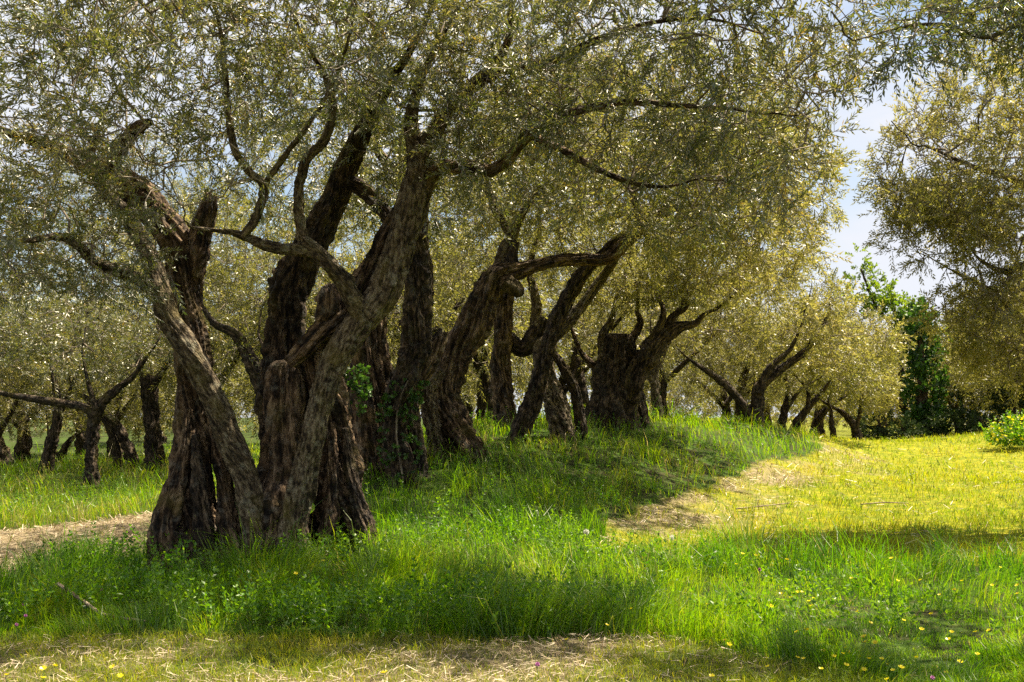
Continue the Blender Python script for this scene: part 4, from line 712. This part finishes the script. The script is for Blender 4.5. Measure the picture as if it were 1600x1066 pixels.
random.seed(9)
spots = [(437, 905), (462, 897), (425, 902), (525, 872), (538, 878), (505, 877), (10, 1055), (68, 1046), (86, 1041), (176, 1043), (188, 1057), (68, 1060), (948, 977), (985, 952), (1105, 945), (1232, 907), (1220, 928), (1246, 926), (1253, 926), (1270, 918), (1272, 935), (1264, 940), (1268, 947), (1237, 934), (1204, 948), (1340, 898), (1330, 904), (1402, 908), (1438, 907), (1393, 873), (1503, 908), (1563, 887), (1468, 930), (1340, 956), (1455, 960), (1412, 970), (1296, 985), (1245, 988), (1260, 985), (1288, 1018), (1303, 1026), (1322, 1013), (1325, 1020), (1318, 1022), (1343, 1026), (1358, 1030), (1322, 1040), (1350, 1047), (1378, 1030), (1388, 1039), (1367, 1005), (1350, 996), (1352, 1004), (1260, 1020), (1255, 1030), (1246, 1028), (1283, 1046), (1482, 1000), (1524, 988), (1545, 986), (1432, 1028), (1405, 967), (1360, 974), (1527, 1023), (1500, 1035), (1395, 1048), (1408, 1044), (1133, 1001), (1139, 1008), (1227, 1005), (1575, 989), (1590, 915), (1150, 882), (1160, 866), (1181, 868), (1590, 928), (1487, 988), (1490, 922), (1478, 1052), (1386, 1062), (1112, 1057), (1200, 1042), (1440, 984), (1230, 875), (1460, 846), (1550, 915), (885, 1000), (600, 1052)]
def patch(px, py):
    for ok, lab, grp in ((py < 950 and px < 480, 'yellow buttercup at the foot of the foreground trunk, left of the pale stem', 'buttercups left of the trunk foot'), (py < 950 and px < 600, 'yellow buttercup at the right foot of the foreground trunk', 'buttercups right of the trunk foot'),
            (px < 60, 'yellow buttercup alone in the bottom left corner', None), (px < 130, 'yellow buttercup in the small cluster near the bottom left corner', 'buttercups near the bottom left corner'), (px < 300, 'yellow buttercup right of the bottom left cluster', 'buttercups right of the bottom left cluster'),
            (px < 700, 'single yellow buttercup at the bottom edge below the foreground trunk', None), (px < 1000, 'yellow buttercup low in the long grass at bottom centre', 'buttercups at bottom centre'), (py < 890 and px < 1300, 'yellow buttercup at the back of the long grass below the straw', 'buttercups at the back of the long grass'),
            (py < 890, 'yellow buttercup beside the dark tall grass tuft near the meadow', 'buttercups beside the dark tuft'), (px < 1180, 'yellow buttercup in the long grass left of the dense flower patch', 'buttercups left of the dense patch'), (py < 955 and px < 1310, 'yellow buttercup in the tight cluster mid height of lower right grass', 'tight buttercup cluster'),
            (py < 955 and px < 1460, 'yellow buttercup just below the dark tall grass tuft', 'buttercups below the dark tuft'), (py < 955, 'yellow buttercup near the right edge level with the dark tuft', 'buttercups near the right edge'), (px < 1300, 'yellow buttercup on the left side of the dense bottom right patch', 'dense buttercup patch, left side'),
            (px < 1420, 'yellow buttercup in the middle of the dense bottom right patch', 'dense buttercup patch, middle'), (True, 'yellow buttercup in the bottom right corner of the grass', 'buttercups in the bottom right corner')):
        if ok: return lab, grp
for (px, py) in spots:
    hh = random.uniform(.14, .24) if py < 1000 else random.uniform(.08, .15)
    g0 = pix(px, py + hh * F / 8.5)                 # the bloom stands above its root
    hh = max(.05, EYE - (py - HY) / F * g0[1] - g1(*g0))
    lab, grp = patch(px, py)
    flower(g0[0], g0[1], hh, random.uniform(1.0, 1.6), lab, 'flower', 'buttercup', CUP, grp, (random.uniform(-.5, .5), random.uniform(-.4, .4)))
def ball(n, r, sd, spike, mat, name):
    rg_ = np.random.default_rng(sd); d = unit(rg_.normal(0, 1, (n, 3))); s_ = unit(np.cross(d, rg_.normal(0, 1, (n, 3)))) * r * spike
    v = np.stack([d * r * .15 - s_ * .3, d * r * .15 + s_ * .3, d * r + s_, d * r - s_], 1).reshape(-1, 3)
    return mesh(name, v, np.arange(n * 4).reshape(-1, 4), None, [mat])
CLOV = ball(70, .013, 3, .16, PINK, 'bloom'); CLOCK = ball(160, .026, 4, .07, FLUFF, 'seed_head')
for (px, py) in [(38, 944), (40, 962), (158, 922), (26, 976), (1187, 890), (840, 1038), (1457, 1059)]:
    hh = .16; g0 = pix(px, py + hh * F / 8.5); hh = max(.05, EYE - (py - HY) / F * g0[1] - g1(*g0))
    lab = 'purple clover head in the grass at the left edge' if px < 300 else {1187: 'pink clover head among buttercups right of centre', 840: 'pink clover head low in the bottom centre strip', 1457: 'pink clover head at the bottom edge far right'}[px]
    flower(g0[0], g0[1], hh, random.uniform(.9, 1.2), lab, 'flower', 'clover_flower', CLOV, 'clover heads at left' if px < 300 else 'clover heads', (0, 0), eye=False)
for (px, py, lab) in [(916, 833, 'round white dandelion clock at the edge of the bank grass'), (1050, 842, 'pale dandelion clock in the yellow grass right of centre')]:
    hh = .14; g0 = pix(px, py + hh * F / 12.5); flower(g0[0], g0[1], hh, 1.3, lab, 'flower', 'dandelion_clock', CLOCK, None, (0, 0), 'seed_head', False)
# yellow-flowered bush at the right edge
g0 = pix(1592, 700); rg = np.random.default_rng(55); base = np.array([g0[0], g0[1], g1(*g0)])
fb = thing('flowering_bush', 'leafy bush covered in small yellow flowers at right edge of the meadow', 'bush', tuple(base))
n = 260; d = unit(rg.normal(0, 1, (n, 3))); d[:, 2] = np.abs(d[:, 2]); p = base + d * rg.uniform(.1, 1, (n, 1)) * np.array([.75, .5, .6])
link('foliage', bake_sprigs(SPR_HERB, p, d + np.array([0, 0, .8]), rg.uniform(1.2, 2.2, n), rg).build('foliage', [HERB], False, base), fb, kind='stuff')
for k in range(120):
    dd_ = unit(rg.normal(0, 1, 3)); dd_[2] = abs(dd_[2]); dd_[1] = -abs(dd_[1])
    o = link('bloom', CUP, fb); o.location = tuple(dd_ * np.array([.8, .55, .75]) * rg.uniform(.8, 1.1)); s_ = rg.uniform(2, 3.4); o.scale = (s_, s_, s_); o.rotation_euler = (rg.uniform(-.9, .9), rg.uniform(-.9, .9), 0)

# ------------------------------------------------------------------ dead wood in the grass
def stick(label, rows, seed, name='fallen_branch'):
    pts = []; rr = []
    for (px, py, up, r) in rows:
        g0 = pix(px, py); pts.append((g0[0], g0[1], g1(*g0) + up)); rr.append(r)
    base = np.array(pts[0]); v, q, t, bk = sweep(pts, rr, sides=14, gn=.6, groove=.5, seed=seed, step=.03)
    o = link(name, mesh(name, v - base, q, t, [DEADW], True, {'bark': bk}), None, label=label, category='branch'); o.location = tuple(base)
stick('dead branch lying in the grass left of the foreground trunk', [(90, 965, .25, .014), (130, 968, .13, .014), (165, 980, .08, .012), (230, 985, .06, .008)], 3)
stick('thin dry stick lying on the straw between bank and meadow', [(1150, 800, .04, .012), (1190, 797, .05, .011), (1235, 792, .05, .007)], 5)
stick('short dry stick on the yellow meadow right of centre', [(1345, 793, .04, .010), (1380, 791, .05, .010), (1420, 790, .03, .006)], 7)
